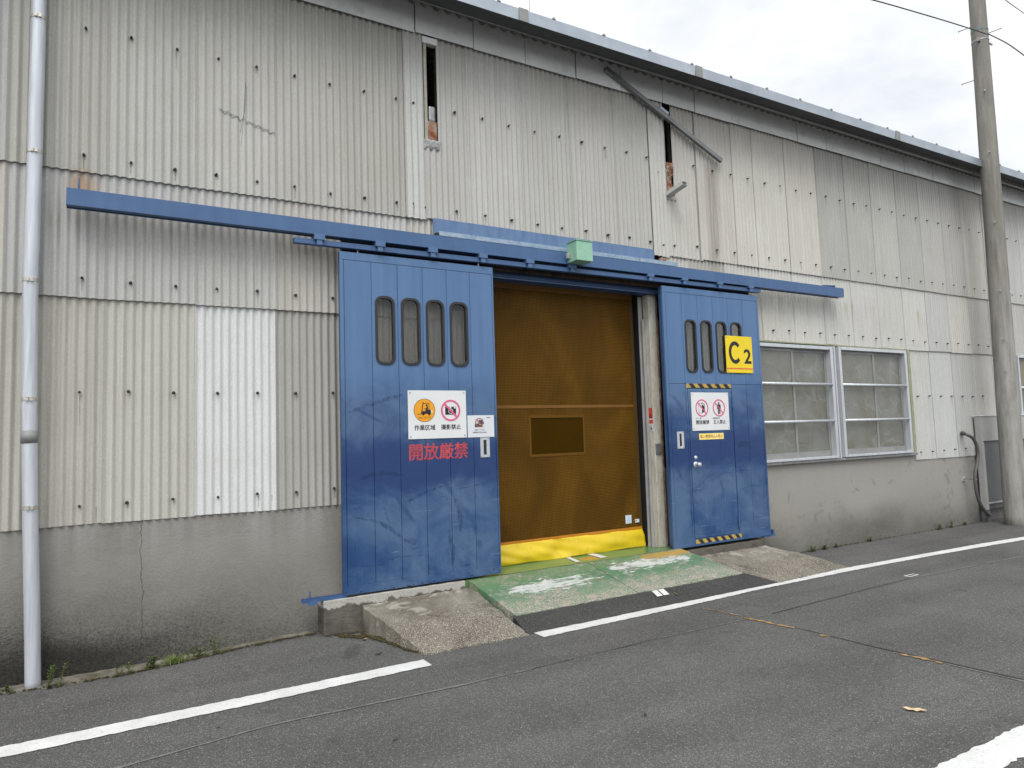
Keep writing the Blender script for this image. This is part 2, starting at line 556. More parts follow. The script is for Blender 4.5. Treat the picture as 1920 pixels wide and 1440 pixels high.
def blue(name, chalky, lowz=None):
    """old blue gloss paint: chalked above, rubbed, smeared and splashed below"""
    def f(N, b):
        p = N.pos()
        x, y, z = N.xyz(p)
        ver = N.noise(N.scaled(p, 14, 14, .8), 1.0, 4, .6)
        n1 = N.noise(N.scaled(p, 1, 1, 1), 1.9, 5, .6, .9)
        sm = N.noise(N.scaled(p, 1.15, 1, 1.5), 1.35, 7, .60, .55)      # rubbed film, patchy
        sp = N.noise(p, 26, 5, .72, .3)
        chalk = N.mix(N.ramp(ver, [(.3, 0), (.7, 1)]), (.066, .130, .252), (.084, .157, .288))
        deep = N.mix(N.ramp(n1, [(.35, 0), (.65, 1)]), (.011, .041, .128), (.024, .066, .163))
        if lowz is None:
            c = N.mix(chalky, deep, chalk)
            rough = .45
            h = None
        else:
            smx = N.math('ADD', N.math('ADD', sm, N.math('MULTIPLY', N.math('SUBTRACT', sp, .5), .16)), N.math('MULTIPLY', N.math('SUBTRACT', N.noise(N.scaled(p, 20, 1, 1.2), 1, 3, .5), .5), .10))
            film = N.mix(N.ramp(smx, [(.38, 0), (.60, 1)]), deep, (.062, .112, .205))
            # splash band: dark, broken upper and lower rim
            bz = N.math('ADD', z, N.math('MULTIPLY', N.math('SUBTRACT', n1, .5), .55))
            band = N.math('MULTIPLY', N.step(bz, 1.10, 1.30), N.step(bz, 1.78, 1.52))
            band = N.math('MULTIPLY', band, N.step(N.math('ADD', sp, N.math('MULTIPLY', band, .35)), .42, .66))
            film = N.mix(N.math('MULTIPLY', band, .92), film, (.009, .032, .115))
            e = N.math('ADD', z, N.math('MULTIPLY', N.math('SUBTRACT', N.noise(N.scaled(p, .9, 1, .9), 1.6, 5, .6, .8), .5), .62))
            up_ = N.step(e, lowz - .30, lowz + .22)
            c = N.mix(up_, film, chalk)
            spk = N.math('MULTIPLY', N.ramp(N.noise(p, 62, 3, .6), [(.60, 0), (.66, 1)]), N.math('MULTIPLY', N.ramp(sp, [(.42, 0), (.6, 1)]), N.math('MULTIPLY', N.step(z, .85, 1.2), N.step(z, 1.95, 1.6))))
            c = N.mix(N.math('MULTIPLY', spk, .85), c, (.008, .028, .10))
            # rubbed arcs: distorted rings swept by something swinging past
            wv = N.n('ShaderNodeTexWave', {'Vector': N.scaled(p, .8, 1, 1.3, (1.7, 0, .4)), 'Scale': .85, 'Distortion': 4.5, 'Detail': 2.0, 'Detail Scale': .7},
                     wave_type='RINGS', rings_direction='Y').outputs[1]
            arc = N.math('MULTIPLY', N.ramp(wv, [(.965, 0), (.995, 1)]), N.ramp(N.noise(p, 3.0, 3), [(.48, 0), (.6, 1)]))
            arc = N.math('MULTIPLY', arc, N.step(z, 2.25, 1.9))
            c = N.mix(N.math('MULTIPLY', arc, .6), c, (.014, .042, .125))
            sc = N.noise(N.scaled(p, 3.2, 1, 60), 1.0, 2, .5, .5)
            c = N.mix(N.math('MULTIPLY', N.math('MULTIPLY', N.ramp(sc, [(.69, 0), (.73, 1)]), N.step(z, 1.3, .9)), .35), c, (.24, .30, .38))
            rough = N.ramp(up_, [(0, .36), (1, .6)])
            h = None
        d = {'Base Color': c, 'Roughness': rough, 'Normal': N.bump(N.noise(p, 3.2, 4, .5), .16, .03)}
        return d
    return material(name, f, spec=.4)


M_BLUE = blue("blue_beam_paint", .52)
M_BLUE_C = blue("blue_bracket_lit", .80)  # lighter copy of the beam paint, imitates light catching the brackets
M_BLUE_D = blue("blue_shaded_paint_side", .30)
M_DOOR = blue("blue_door_paint", 1, 2.12)


def f_curtain(N, b):
    p = N.pos()
    x, y, z = N.xyz(p)
    w = N.noise(p, 1.3, 3, .5, .6)
    gx = N.math('SINE', N.math('MULTIPLY', N.math('ADD', x, N.math('MULTIPLY', w, .015)), 2 * PI / .017))
    gz = N.math('SINE', N.math('MULTIPLY', N.math('ADD', z, N.math('ADD', N.math('MULTIPLY', w, .03), N.math('MULTIPLY', x, -.004))), 2 * PI / .017))
    g = N.math('MAXIMUM', gx, gz)
    mesh = N.ramp(g, [(.0, 0), (.75, 1)])
    tone = N.noise(N.scaled(p, 1.1, 1, .7), 1.5, 4, .55, 1.0)
    th = N.mix(N.ramp(tone, [(.35, 0), (.65, 1)]), (.084, .040, .0045), (.132, .064, .0075))
    c = N.mix(mesh, N.mix(.35, th, (.02, .009, .002)), th)
    h = N.bump(N.noise(N.scaled(p, 1.2, 1, .35), 2.2, 3, .5), .35, .05)
    tr = N.n('ShaderNodeBsdfTransparent', {'Color': (.9, .5, .12)}).outputs[0]
    mx = N.n('ShaderNodeMixShader').inputs
    nt = N.nt
    ms = mx[0].node
    nt.links.new(N.math('MULTIPLY', N.math('SUBTRACT', 1.0, mesh), .38), ms.inputs[0])
    nt.links.new(b.outputs[0], ms.inputs[1])
    nt.links.new(tr, ms.inputs[2])
    nt.links.new(ms.outputs[0], nt.nodes['Material Output'].inputs[0])
    return {'Base Color': c, 'Normal': h, 'Roughness': .5}


M_CURT = material("orange_mesh_fabric", f_curtain, spec=.08)


def f_vinyl(N, b):
    nt = N.nt
    p = N.pos()
    n = N.noise(p, 3, 4, .6, .5)
    gl = N.n('ShaderNodeBsdfGlossy', {'Color': (.8, .8, .8, 1), 'Roughness': .12, 'Normal': N.bump(n, .25, .03)}).outputs[0]
    tr = N.n('ShaderNodeBsdfTransparent', {'Color': (.42, .24, .05)}).outputs[0]
    m1 = N.n('ShaderNodeMixShader', {0: .62})
    nt.links.new(tr, m1.inputs[1])
    nt.links.new(b.outputs[0], m1.inputs[2])
    fr = N.n('ShaderNodeFresnel', {'IOR': 1.35}).outputs[0]
    m2 = N.n('ShaderNodeMixShader', {0: N.math('MULTIPLY', fr, .06)})
    nt.links.new(m1.outputs[0], m2.inputs[1])
    nt.links.new(gl, m2.inputs[2])
    nt.links.new(m2.outputs[0], nt.nodes['Material Output'].inputs[0])
    return {'Base Color': N.mix(n, (.050, .025, .0015), (.072, .036, .0028))}


M_VINYL = material("amber_vinyl", f_vinyl, rough=.6, spec=.0)


def f_glass(N, b):
    nt = N.nt
    p = N.pos()
    n = N.noise(p, 5, 4, .6)
    tr = N.n('ShaderNodeBsdfTransparent', {'Color': (.97, .97, .96)}).outputs[0]
    gl = N.n('ShaderNodeBsdfGlossy', {'Color': (.9, .9, .9, 1), 'Roughness': .04}).outputs[0]
    df = N.n('ShaderNodeBsdfDiffuse', {'Color': (.30, .29, .27)}).outputs[0]
    m0 = N.n('ShaderNodeMixShader', {0: N.ramp(n, [(.35, .0), (.75, .06)])})
    nt.links.new(tr, m0.inputs[1])
    nt.links.new(df, m0.inputs[2])
    fr = N.n('ShaderNodeFresnel', {'IOR': 1.28}).outputs[0]
    m2 = N.n('ShaderNodeMixShader', {0: fr})
    nt.links.new(m0.outputs[0], m2.inputs[1])
    nt.links.new(gl, m2.inputs[2])
    nt.links.new(m2.outputs[0], nt.nodes['Material Output'].inputs[0])


M_GLASS = material("dusty_glass", f_glass)


def f_film(N, b):
    """glass lined with an old film: peeled ridges and bleached patches"""
    p = N.pos()
    w = N.noise(p, 2.2, 4, .6)
    wv = N.n('ShaderNodeVectorMath', {0: p, 1: N.n('ShaderNodeCombineXYZ', {0: N.math('MULTIPLY', w, .5), 2: N.math('MULTIPLY', N.noise(p, 1.7, 3), .6)}).outputs[0]}, operation='ADD').outputs[0]
    v = N.n('ShaderNodeTexVoronoi', {'Vector': N.scaled(wv, 1, .02, 1), 'Scale': 3.1}, feature='DISTANCE_TO_EDGE').outputs[0]
    rid = N.ramp(v, [(.0, 1), (.07, 0)])
    gate = N.ramp(N.noise(N.scaled(p, 1, 1, 1, (5, 5, 1)), 3.3, 3, .5), [(.43, 0), (.6, 1)])
    haze = N.ramp(N.noise(N.scaled(p, 1, 1, 1, (2, 1, 8)), 1.9, 4, .6), [(.42, 0), (.72, 1)])
    fil = N.noise(N.scaled(p, 40, 40, 6), 1, 3, .6)
    c = N.mix(N.ramp(w, [(.35, 0), (.65, 1)]), (.115, .112, .085), (.14, .138, .115))
    c = N.mix(N.math('MULTIPLY', haze, .75), c, (.185, .195, .185))
    c = N.mix(N.math('MULTIPLY', N.math('MULTIPLY', rid, gate), N.ramp(fil, [(.3, .1), (.7, .5)])), c, (.27, .285, .28))
    return {'Base Color': c, 'Normal': N.bump(rid, .1, .01)}


M_FILM = material("film_lined_glass", f_film, rough=.22, spec=.5)


def weather(name, c0, c1, rough=.6, metal=0.0, scale=6, spec=.4, dirt=None, stretch=(1, 1, 1)):
    def f(N, b):
        p = N.pos()
        n = N.noise(N.scaled(p, *stretch), scale, 5, .62, .3)
        c = N.mix(N.ramp(n, [(.33, 0), (.67, 1)]), c0, c1)
        if dirt:
            d = N.noise(N.scaled(p, *stretch), scale * 3.3, 4, .65)
            c = N.mix(N.ramp(d, [(.55, 0), (.72, dirt[1])]), c, dirt[0])
        return {'Base Color': c, 'Normal': N.bump(n, .08, .01)}
    return material(name, f, rough=rough, metal=metal, spec=spec)


M_ALU = weather("aluminium", (.44, .46, .48), (.54, .56, .58), .38, .35, 5, stretch=(3, 3, .6))
M_GALV = weather("galvanised_gutter", (.30, .335, .37), (.40, .435, .47), .42, .55, 2.5)
M_GUT_D = weather("gutter_joint", (.19, .19, .185), (.25, .25, .245), .6, .2, 7)
M_PIPE = weather("downpipe_metal", (.40, .42, .455), (.53, .555, .585), .40, .25, 4, stretch=(10, 10, .5), dirt=((.35, .36, .38), .35))
M_STEEL = weather("dull_steel", (.22, .22, .22), (.34, .34, .335), .45, .6, 14)
M_BAND = weather("strap_metal", (.34, .31, .26), (.55, .53, .48), .4, .6, 40)
M_FASCIA = weather("fascia_board", (.58, .595, .585), (.68, .69, .68), .85, 0, 2.2, .2, dirt=((.36, .36, .34), .4))
M_ROOF = weather("roof_sheet", (.12, .115, .11), (.19, .185, .175), .9, 0, 5, .2)
M_WHITE = weather("sign_white", (.575, .585, .58), (.62, .625, .615), .35, 0, 3)
M_BLACK = material("black_print", color=(.012, .012, .013), rough=.5)
M_PINK = material("faded_red_print", color=(.56, .10, .20), rough=.5)
M_ORANGE = material("orange_print", color=(.66, .28, .010), rough=.45)
M_YELLOW = weather("yellow_sign", (.66, .49, .006), (.72, .54, .012), .4, 0, 4)
M_RED = weather("red_stencil", (.33, .035, .045), (.45, .06, .065), .6, 0, 16, dirt=((.10, .07, .14), .6))
M_REDST = material("red_print", color=(.50, .06, .03), rough=.5)
M_RUBBER = material("black_rubber", color=(.018, .019, .021), rough=.5)
M_VOID = material("near_black", color=(.012, .012, .015), rough=.8)  # near-black, for the blocks around the curtain
M_RUST_SHADE = weather("rust_and_shade", (.022, .018, .015), (.065, .045, .032), .9, 0, 9, .2)  # dark rust; also the shade painted into the gap behind the rail
M_RUST = weather("rust", (.17, .042, .009), (.36, .30, .24), .9, 0, 10, .2, dirt=((.27, .07, .010), .95))
M_POST = weather("flaking_cream_paint", (.36, .335, .27), (.52, .50, .44), .75, 0, 5, .3, dirt=((.20, .12, .06), .7), stretch=(2.5, 2.5, .6))
M_SASH = weather("grey_sash", (.20, .20, .195), (.26, .26, .25), .5, .2, 5)
M_GUIDE = weather("grey_guide", (.30, .29, .285), (.38, .37, .36), .5, .2, 5)
M_MINT = weather("mint_paint", (.21, .40, .29), (.27, .46, .34), .5, 0, 5, dirt=((.12, .26, .17), .5))
M_HOOD = weather("blue_flashing", (.075, .135, .25), (.11, .18, .30), .55, 0, 3, dirt=((.05, .09, .18), .4), stretch=(4, 4, 1))
M_PEEL = weather("peeling_blue", (.16, .25, .36), (.30, .36, .42), .6, 0, 7, dirt=((.12, .10, .08), .8), stretch=(1, 1, 2))
M_HYEL = weather("hazard_yellow", (.34, .23, .045), (.44, .31, .08), .6, 0, 8)
M_HBLK = material("hazard_black", color=(.014, .015, .018), rough=.55)
M_SKIRT = weather("yellow_vinyl", (.56, .40, .008), (.63, .46, .012), .36, 0, 3, .5, dirt=((.34, .25, .03), .45))
M_HEM = weather("orange_hem", (.38, .14, .006), (.45, .18, .009), .5, 0, 6)
M_HEMD = weather("brown_orange_tape", (.135, .058, .004), (.17, .073, .006), .5, 0, 6)
M_PAPER = material("paper", color=(.56, .575, .59), rough=.6)
M_PBLUE = material("pale_blue_print", color=(.30, .52, .72), rough=.6)
M_LICHEN = weather("lichen_trim", (.20, .215, .12), (.30, .305, .20), .85, 0, 9, .2, stretch=(3, 3, 1))
M_CABINET = weather("cabinet_grey", (.285, .285, .27), (.34, .34, .325), .55, 0, 4)
M_CABDARK = weather("cabinet_recess", (.085, .087, .088), (.11, .11, .11), .6, 0, 4)
M_CONDUIT = material("grey_conduit", color=(.075, .072, .068), rough=.55)
M_DEADLEAF = weather("dry_leaf", (.42, .31, .17), (.55, .43, .26), .8, 0, 30)
M_LEAF = weather("weed_leaf", (.045, .075, .018), (.10, .125, .035), .6, 0, 20)
M_GRASS = weather("grass_blade", (.075, .13, .02), (.14, .19, .04), .6, 0, 20)
M_MOSS = weather("moss", (.022, .018, .009), (.075, .060, .030), .95, 0, 45, .1, dirt=((.085, .095, .022), .7))
M_SEAM = weather("pale_scar", (.10, .099, .095), (.17, .168, .16), .9, 0, 35, .2)
M_SEAMD = material("dark_seam", color=(.034, .033, .032), rough=.9)
M_OPAINT = weather("orange_mark", (.20, .125, .055), (.32, .20, .085), .8, 0, 50)
M_WIRE = material("cable_black", color=(.03, .03, .04), rough=.5)
M_CRAYON = material("grey_crayon", color=(.19, .19, .21), rough=.8)
M_INT = weather("interior_wall", (.10, .10, .095), (.14, .135, .13), .9, 0, 2)
M_SEALANT = weather("grey_sealant", (.22, .22, .215), (.34, .34, .33), .8, 0, 30)
M_LOGO = material("print_grey", color=(.06, .06, .065), rough=.5)
M_BROWNTXT = material("brown_print", color=(.30, .09, .02), rough=.5)
M_BOLT = weather("rusty_bolt", (.022, .018, .016), (.075, .065, .058), .6, .3, 90)


def f_pole(N, b):
    p = N.pos()
    n1 = N.noise(N.scaled(p, 3, 3, .7), 2.4, 5, .6)
    n2 = N.noise(N.scaled(p, 9, 9, .8), 2.0, 4, .6)
    f = N.noise(p, 110, 3, .7)
    x, y, z = N.xyz(p)
    c = N.mix(N.ramp(n1, [(.33, 0), (.67, 1)]), (.17, .158, .138), (.30, .288, .265))
    c = N.mix(N.ramp(n2, [(.42, 0), (.70, .7)]), c, (.36, .345, .315))
    c = N.mix(N.math('MULTIPLY', N.step(N.math('ADD', z, N.math('MULTIPLY', n1, 2.5)), 3.6, 6.8), .45), c, (.12, .108, .09))
    c = N.mix(N.ramp(f, [(.3, .45), (.52, 0)]), c, (.10, .095, .085))
    return {'Base Color': c, 'Normal': N.bump(N.math('ADD', f, n2), .25, .006)}


M_POLE = material("pole_concrete", f_pole, rough=.9, spec=.2)


# ------------------------------------------------------------------ ground
def gh(x, y):
    """the verge lifts slightly against the plinth on the left"""
    t = min(max((y + .95) / .75, 0), 1)
    t = t * t * (3 - 2 * t)
    a = math.exp(-((x - 1.35) / .75) ** 2) * .035
    return a * t


def build_ground():
    bm = bmesh.new()
    xs = [-150, -60, -20, -8, -4] + [-3 + .2 * i for i in range(0, 61)] + [10, 12, 14, 18, 25, 60, 150]
    ys = [-150, -60, -20, -10, -6, -4, -3, -2, -1.5] + [-1.2 + .08 * i for i in range(0, 17)] + [.3, 30, 80, 150]
    vs = [[bm.verts.new((x, y, gh(x, y))) for x in xs] for y in ys]
    for j in range(len(ys) - 1):
        for i in range(len(xs) - 1):
            bm.faces.new((vs[j][i], vs[j][i + 1], vs[j + 1][i + 1], vs[j + 1][i]))
    structure("road", bm, M_ASPH, True)


build_ground()


def strip(pts, widths, z=.004, rag=0.0, sub=6):
    """painted or scarred strip along a polyline on the ground"""
    bm = bmesh.new()
    P3 = []
    for (x0, y0), (x1, y1), w0, w1 in zip(pts, pts[1:], widths, widths[1:]):
        n = max(1, int(math.hypot(x1 - x0, y1 - y0) * sub))
        for k in range(n):
            t = k / n
            P3.append((x0 + (x1 - x0) * t, y0 + (y1 - y0) * t, w0 + (w1 - w0) * t))
    P3.append((*pts[-1], widths[-1]))
    prev = None
    for i, (x, y, w) in enumerate(P3):
        a, c = P3[max(i - 1, 0)], P3[min(i + 1, len(P3) - 1)]
        t = Vector((c[0] - a[0], c[1] - a[1], 0)).normalized()
        nrm = Vector((-t.y, t.x, 0))
        l = Vector((x, y, gh(x, y) + z)) + nrm * (w / 2 + random.uniform(-rag, rag))
        r = Vector((x, y, gh(x, y) + z)) - nrm * (w / 2 + random.uniform(-rag, rag))
        cur = (bm.verts.new(l), bm.verts.new(r))
        if prev:
            bm.faces.new((prev[0], prev[1], cur[1], cur[0]))
        prev = cur
    return bm


structure("road_line", strip([(-8, -1.235), (.47, -1.237), (1.936, -1.219)], [.166, .166, .160], .005, .006, 30), M_LINE)
structure("road_line", strip([(2.97, -1.112), (4.62, -1.076), (5.71, -1.034), (7.25, -1.044), (8.47, -1.086), (10.05, -1.16), (10.85, -1.222), (13, -1.40), (18, -1.8), (30, -2.8)],
                             [.176, .164, .148, .135, .13, .15, .15, .15, .15, .15], .006, .006, 30), M_LINE)
structure("road_line", strip([(-8, -4.195), (30, -4.195)], [.175, .175], .005, .008, 30), M_LINE)
structure("paving_joint", strip([(-6, -1.95), (-.05, -1.825), (.7, -1.72), (1.3, -1.75), (2.0, -1.79)], [.018, .018, .016, .016, .010], .004, .006, 10), M_SEAM)
structure("paving_joint", strip([(1.0, -1.735), (1.9, -1.785), (2.5, -1.794)], [.010, .022, .010], .0045, .007, 10), M_SEAM)
structure("paving_joint", strip([(2.4, -1.79), (3.74, -1.765)], [.009, .007], .004, .004, 10), M_SEAMD)
structure("paving_joint", strip([(3.74, -1.765), (4.9, -1.80)], [.010, .012], .004, .004, 10), M_SEAM)
structure("paving_joint", strip([(5.0, -1.80), (5.57, -1.775), (7.3, -1.715)], [.012, .011, .010], .004, .003, 10), M_SEAMD)
structure("paving_joint", strip([(7.3, -1.715), (9.5, -1.83), (16, -2.2)], [.018, .022, .022], .004, .005, 8), M_SEAM)
structure("paving_joint", strip([(4.72, -1.72), (4.80, -2.3), (4.82, -2.88), (4.88, -3.3), (4.93, -3.8), (5.0, -6.5)], [.010, .010, .014, .017, .02, .02], .0042, .002, 10), M_SEAMD)
structure("paving_joint", strip([(4.86, -3.35), (4.90, -3.8), (4.96, -6.5)], [.012, .028, .03], .0036, .006, 10), M_SEAM)
for pts, w in (([(4.655, -1.28), (4.70, -1.52), (4.72, -1.66)], [.012, .016, .012]), ([(4.70, -1.72), (4.735, -1.95), (4.76, -2.22)], [.03, .045, .03]),
               ([(4.77, -2.44), (4.78, -2.52)], [.03, .03]), ([(4.80, -3.02), (4.83, -3.2), (4.845, -3.34)], [.015, .035, .012]),
               ([(4.795, -.58), (4.74, -.80), (4.70, -.93)], [.012, .012, .012])):
    structure("road_marking", strip(pts, w, .0055 if pts[0][1] < -1 else .062, .017, 40), M_OPAINT)


def quad(pts, z):
    bm = bmesh.new()
    bm.faces.new([bm.verts.new((*p, z)) for p in pts])
    return bm


def frame_mark(x0, x1, y0, y1, t, z):
    bm = bmesh.new()
    for a, b_, c, d in ((x0, x1, y0, y0 + t), (x0, x1, y1 - t, y1), (x0, x0 + t * 1.2, y0 + t, y1 - t), (x1 - t * 1.2, x1, y0 + t, y1 - t)):
        bm.faces.new([bm.verts.new(q) for q in ((a, c, z), (b_, c, z), (b_, d, z), (a, d, z))])
    return bm


structure("road_marking", frame_mark(7.345, 7.525, -1.685, -1.612, .018, .006), M_LINE)


# ------------------------------------------------------------------ ramp, plinths, sill
def patch(c00, c10, c11, c01, nx=24, ny=10, jit=.004, edge=0.0):
    """bilinear slab top; c00-c10 is the toe, c01-c11 the head"""
    c00, c10, c11, c01 = map(Vector, (c00, c10, c11, c01))
    bm = bmesh.new()
    g = []
    for j in range(ny + 1):
        t = j / ny
        row = []
        for i in range(nx + 1):
            s = i / nx
            q = c00.lerp(c10, s).lerp(c01.lerp(c11, s), t)
            q.z += random.uniform(-jit, jit)
            if i in (0, nx) or j in (0, ny):
                q += Vector((random.uniform(-edge, edge), random.uniform(-edge, edge), 0))
            row.append(bm.verts.new(q))
        g.append(row)
    for j in range(ny):
        for i in range(nx):
            bm.faces.new((g[j][i], g[j][i + 1], g[j + 1][i + 1], g[j + 1][i]))
    # skirt down into the ground
    rim = [g[0][i] for i in range(nx + 1)] + [g[j][nx] for j in range(1, ny + 1)] + [g[ny][i] for i in range(nx - 1, -1, -1)] + [g[j][0] for j in range(ny - 1, 0, -1)]
    low = [bm.verts.new((v.co.x, v.co.y, -.06)) for v in rim]
    for i in range(len(rim)):
        k = (i + 1) % len(rim)
        bm.faces.new((rim[i], rim[k], low[k], low[i]))
    return bm


structure("concrete_ramp", patch((1.985, -1.06, .012), (2.90, -1.075, .008), (2.83, -.172, .252), (1.778, -.172, .240), 46, 26, .003, .010), M_RAMP)
structure("concrete_ramp", patch((6.07, -1.03, .010), (7.34, -.97, .006), (6.90, -.172, .205), (5.50, -.172, .205), 46, 26, .003, .010), M_RAMP)
structure("concrete_ramp", patch((7.30, -.95, .004), (7.60, -.42, .004), (7.72, -.02, .010), (6.88, -.174, .203), 10, 8, .002, .004), M_RAMP)
structure("green_ramp", patch((2.955, -.785, .098), (5.80, -.775, .102), (5.505, -.158, .318), (2.81, -.165, .312), 50, 16, .0025, .006), M_GREEN)
structure("asphalt_patch", patch((2.90, -1.055, .004), (6.08, -1.02, .006), (5.83, -.768, .097), (2.93, -.778, .094), 40, 6, .002, .004), M_ASPH2)
bm = B(1.455, 2.775, -.17, .03, -.05, .318, .006)
bmesh.ops.subdivide_edges(bm, edges=[e for e in bm.edges if e.calc_length() > .3], cuts=24, use_grid_fill=True)
for v in bm.verts:
    v.co += Vector((0, random.uniform(-.001, .001), random.uniform(-.003, .002)))
tag(link("concrete_plinth", bm, M_LEDGE), "low grey concrete plinth under the left blue door, pale mortar crumbling along its top", "plinth")
bm = B(5.50, 6.895, -.17, .03, -.05, .283, .006)
bmesh.ops.subdivide_edges(bm, edges=[e for e in bm.edges if e.calc_length() > .3], cuts=24, use_grid_fill=True)
for v in bm.verts:
    v.co += Vector((0, random.uniform(-.001, .001), random.uniform(-.002, .002)))
tag(link("concrete_plinth", bm, M_LEDGE2), "short concrete plinth under the right blue door with the small personnel door", "plinth")

structure("floor", B(2.78, 5.50, -.150, 1.2, -.05, .316), M_SILL)
structure("floor", B(-3.3, 20, 1.2, 13.8, -.05, .312), M_INT)
structure("floor_marking", quad([(4.165, -.075), (4.105, -.085), (4.20, .298), (4.25, .294)], .320), M_LINE)
structure("floor_marking", quad([(4.545, -.055), (4.455, -.062), (4.475, .25), (4.57, .28)], .320), M_LINE)
structure("floor_marking", quad([(2.9, -.150), (5.45, -.150), (5.45, -.138), (2.9, -.138)], .3195), M_STEEL)

for x0, x1, lab in ((1.285, 1.66, "blue steel floor rail stub poking out left of the left door's plinth"),
                    (6.90, 7.11, "short blue floor rail end sticking out right of the right door's bottom corner")):
    t = thing("floor_rail", lab, "door rail")
    bm = bmesh.new()
    z0 = .320 if x0 < 3 else .300
    box(bm, x0, x1, -.155, -.149, z0, z0 + .03)
    box(bm, x0, x1, -.111, -.105, z0, z0 + .03)
    box(bm, x0, x1, -.149, -.111, z0, z0 + .006)
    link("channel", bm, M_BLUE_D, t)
    if x0 < 3:
        bm = bmesh.new()
        cyl(bm, (x0 + .065, -.13, z0), (x0 + .065, -.13, z0 + .085), .006)
        link("stop_pin", bm, M_BLUE, t)
        link("clamp", B(x0 + .045, x0 + .12, -.163, -.155, z0 - .022, z0 + .012), M_BLUE, t)
    else:
        link("end_stop", B(x1 - .03, x1 - .005, -.149, -.111, z0 + .006, z0 + .08), M_BLUE_D, t)

# ------------------------------------------------------------------ warehouse
WH = thing("warehouse", "long warehouse clad in weathered grey corrugated sheets on a concrete base", "warehouse")
XL, XR = -3.33, 20.0

base = bmesh.new()
box(base, XL, 2.98, .022, .20, -.30, 1.22)
box(base, 5.60, XR, .022, .20, -.30, 1.20)
link("concrete_base", base, M_BASE, WH)

# crack in the concrete base
ck = [(.116, 1.10), (.105, 1.0), (.112, .93), (.099, .86), (.115, .74), (.108, .66), (.127, .55), (.116, .42), (.124, .30), (.113, .18), (.12, .06)]
bm = bmesh.new()
fine = []
for (xa, za), (xb, zb) in zip(ck, ck[1:]):
    for k in range(4):
        t = k / 4
        fine.append((xa + (xb - xa) * t + random.uniform(-.005, .005), za + (zb - za) * t))
prev = None
for x, z in fine:
    w = random.uniform(.0007, .0017)
    cur = (bm.verts.new((x - w, .0195, z)), bm.verts.new((x + w, .0195, z)))
    if prev:
        bm.faces.new((prev[0], prev[1], cur[1], cur[0]))
    prev = cur
link("crack", bm, material("crack_shadow", color=(.045, .042, .037), rough=.95), WH)

PIT_L = .0635
AMP = .0098


def sheet_mesh(x0, x1, z0, z1, pitch, y_top, y_bot, ph=0.0, lean=0.0, sag=0.0, notch=None):
    bm = bmesh.new()
    n = max(4, int(round((x1 - x0) / pitch * 10)))
    th = .0055
    rows = [0, .33, .66, 1.0] if notch is None else [0, (notch[1] - z0) / (z1 - z0), 1.0]
    cut = lambda i, j: notch is not None and j == 1 and x0 + (x1 - x0) * (i + .5) / n < notch[0]
    fr, bk = [], []
    for t in rows:
        z = z0 + (z1 - z0) * t
        a, b_ = [], []
        for i in range(n + 1):
            s = i / n
            x = x0 + (x1 - x0) * s
            y = y_bot + (y_top - y_bot) * t + AMP * math.cos(2 * PI * (x / pitch) + ph) + lean * s
            zz = z + (sag * (s - .5) if t == 0 else 0)
            a.append(bm.verts.new((x, y, zz)))
            b_.append(bm.verts.new((x, y + th, zz)))
        fr.append(a)
        bk.append(b_)
    for j in range(len(rows) - 1):
        for i in range(n):
            if cut(i, j):
                continue
            bm.faces.new((fr[j][i], fr[j][i + 1], fr[j + 1][i + 1], fr[j + 1][i]))
            bm.faces.new((bk[j][i + 1], bk[j][i], bk[j + 1][i], bk[j + 1][i + 1]))
    for i in range(n):
        bm.faces.new((fr[0][i + 1], fr[0][i], bk[0][i], bk[0][i + 1]))
        if not cut(i, 1):
            bm.faces.new((fr[-1][i], fr[-1][i + 1], bk[-1][i + 1], bk[-1][i]))
    for j in range(len(rows) - 1):
        if not cut(0, j):
            bm.faces.new((fr[j][0], fr[j + 1][0], bk[j + 1][0], bk[j][0]))
        bm.faces.new((fr[j + 1][-1], fr[j][-1], bk[j][-1], bk[j + 1][-1]))
    bmesh.ops.recalc_face_normals(bm, faces=bm.faces)
    bm.normal_update()
    bmesh.ops.delete(bm, geom=[v for v in bm.verts if not v.link_faces], context='VERTS')
    for e in bm.edges:
        if len(e.link_faces) == 2 and e.calc_face_angle(0) > .9:
            e.smooth = False
    return bm


SHEETS = []


def sheet(x0, x1, z0, z1, tier, tint=None, over=.055, y=0.0, notch=None):
    pitch = .0635 if x0 < 5.9 else .0652
    ph = 0.0 if x0 < 5.9 else 1.1
    if tint is None:
        v = random.uniform(.395, .475)
        w = random.uniform(-.012, .012)
        tint = (v * 1.03 + w, v * 1.0, v * .94 - w)
    yy = {1: -.004, 2: .004, 3: .012}[tier] + y
    bm = sheet_mesh(x0, x1 + over, z0, z1, pitch, yy + .006, yy - .008, ph, .0088 + random.uniform(-.0015, .0015), random.uniform(-.012, .012), notch)
    o = link("corrugated_sheet", bm, M_SLATE, WH, True)
    o.color = (*tint, 1)
    SHEETS.append((o, x0, x1, z0, z1))
    return o


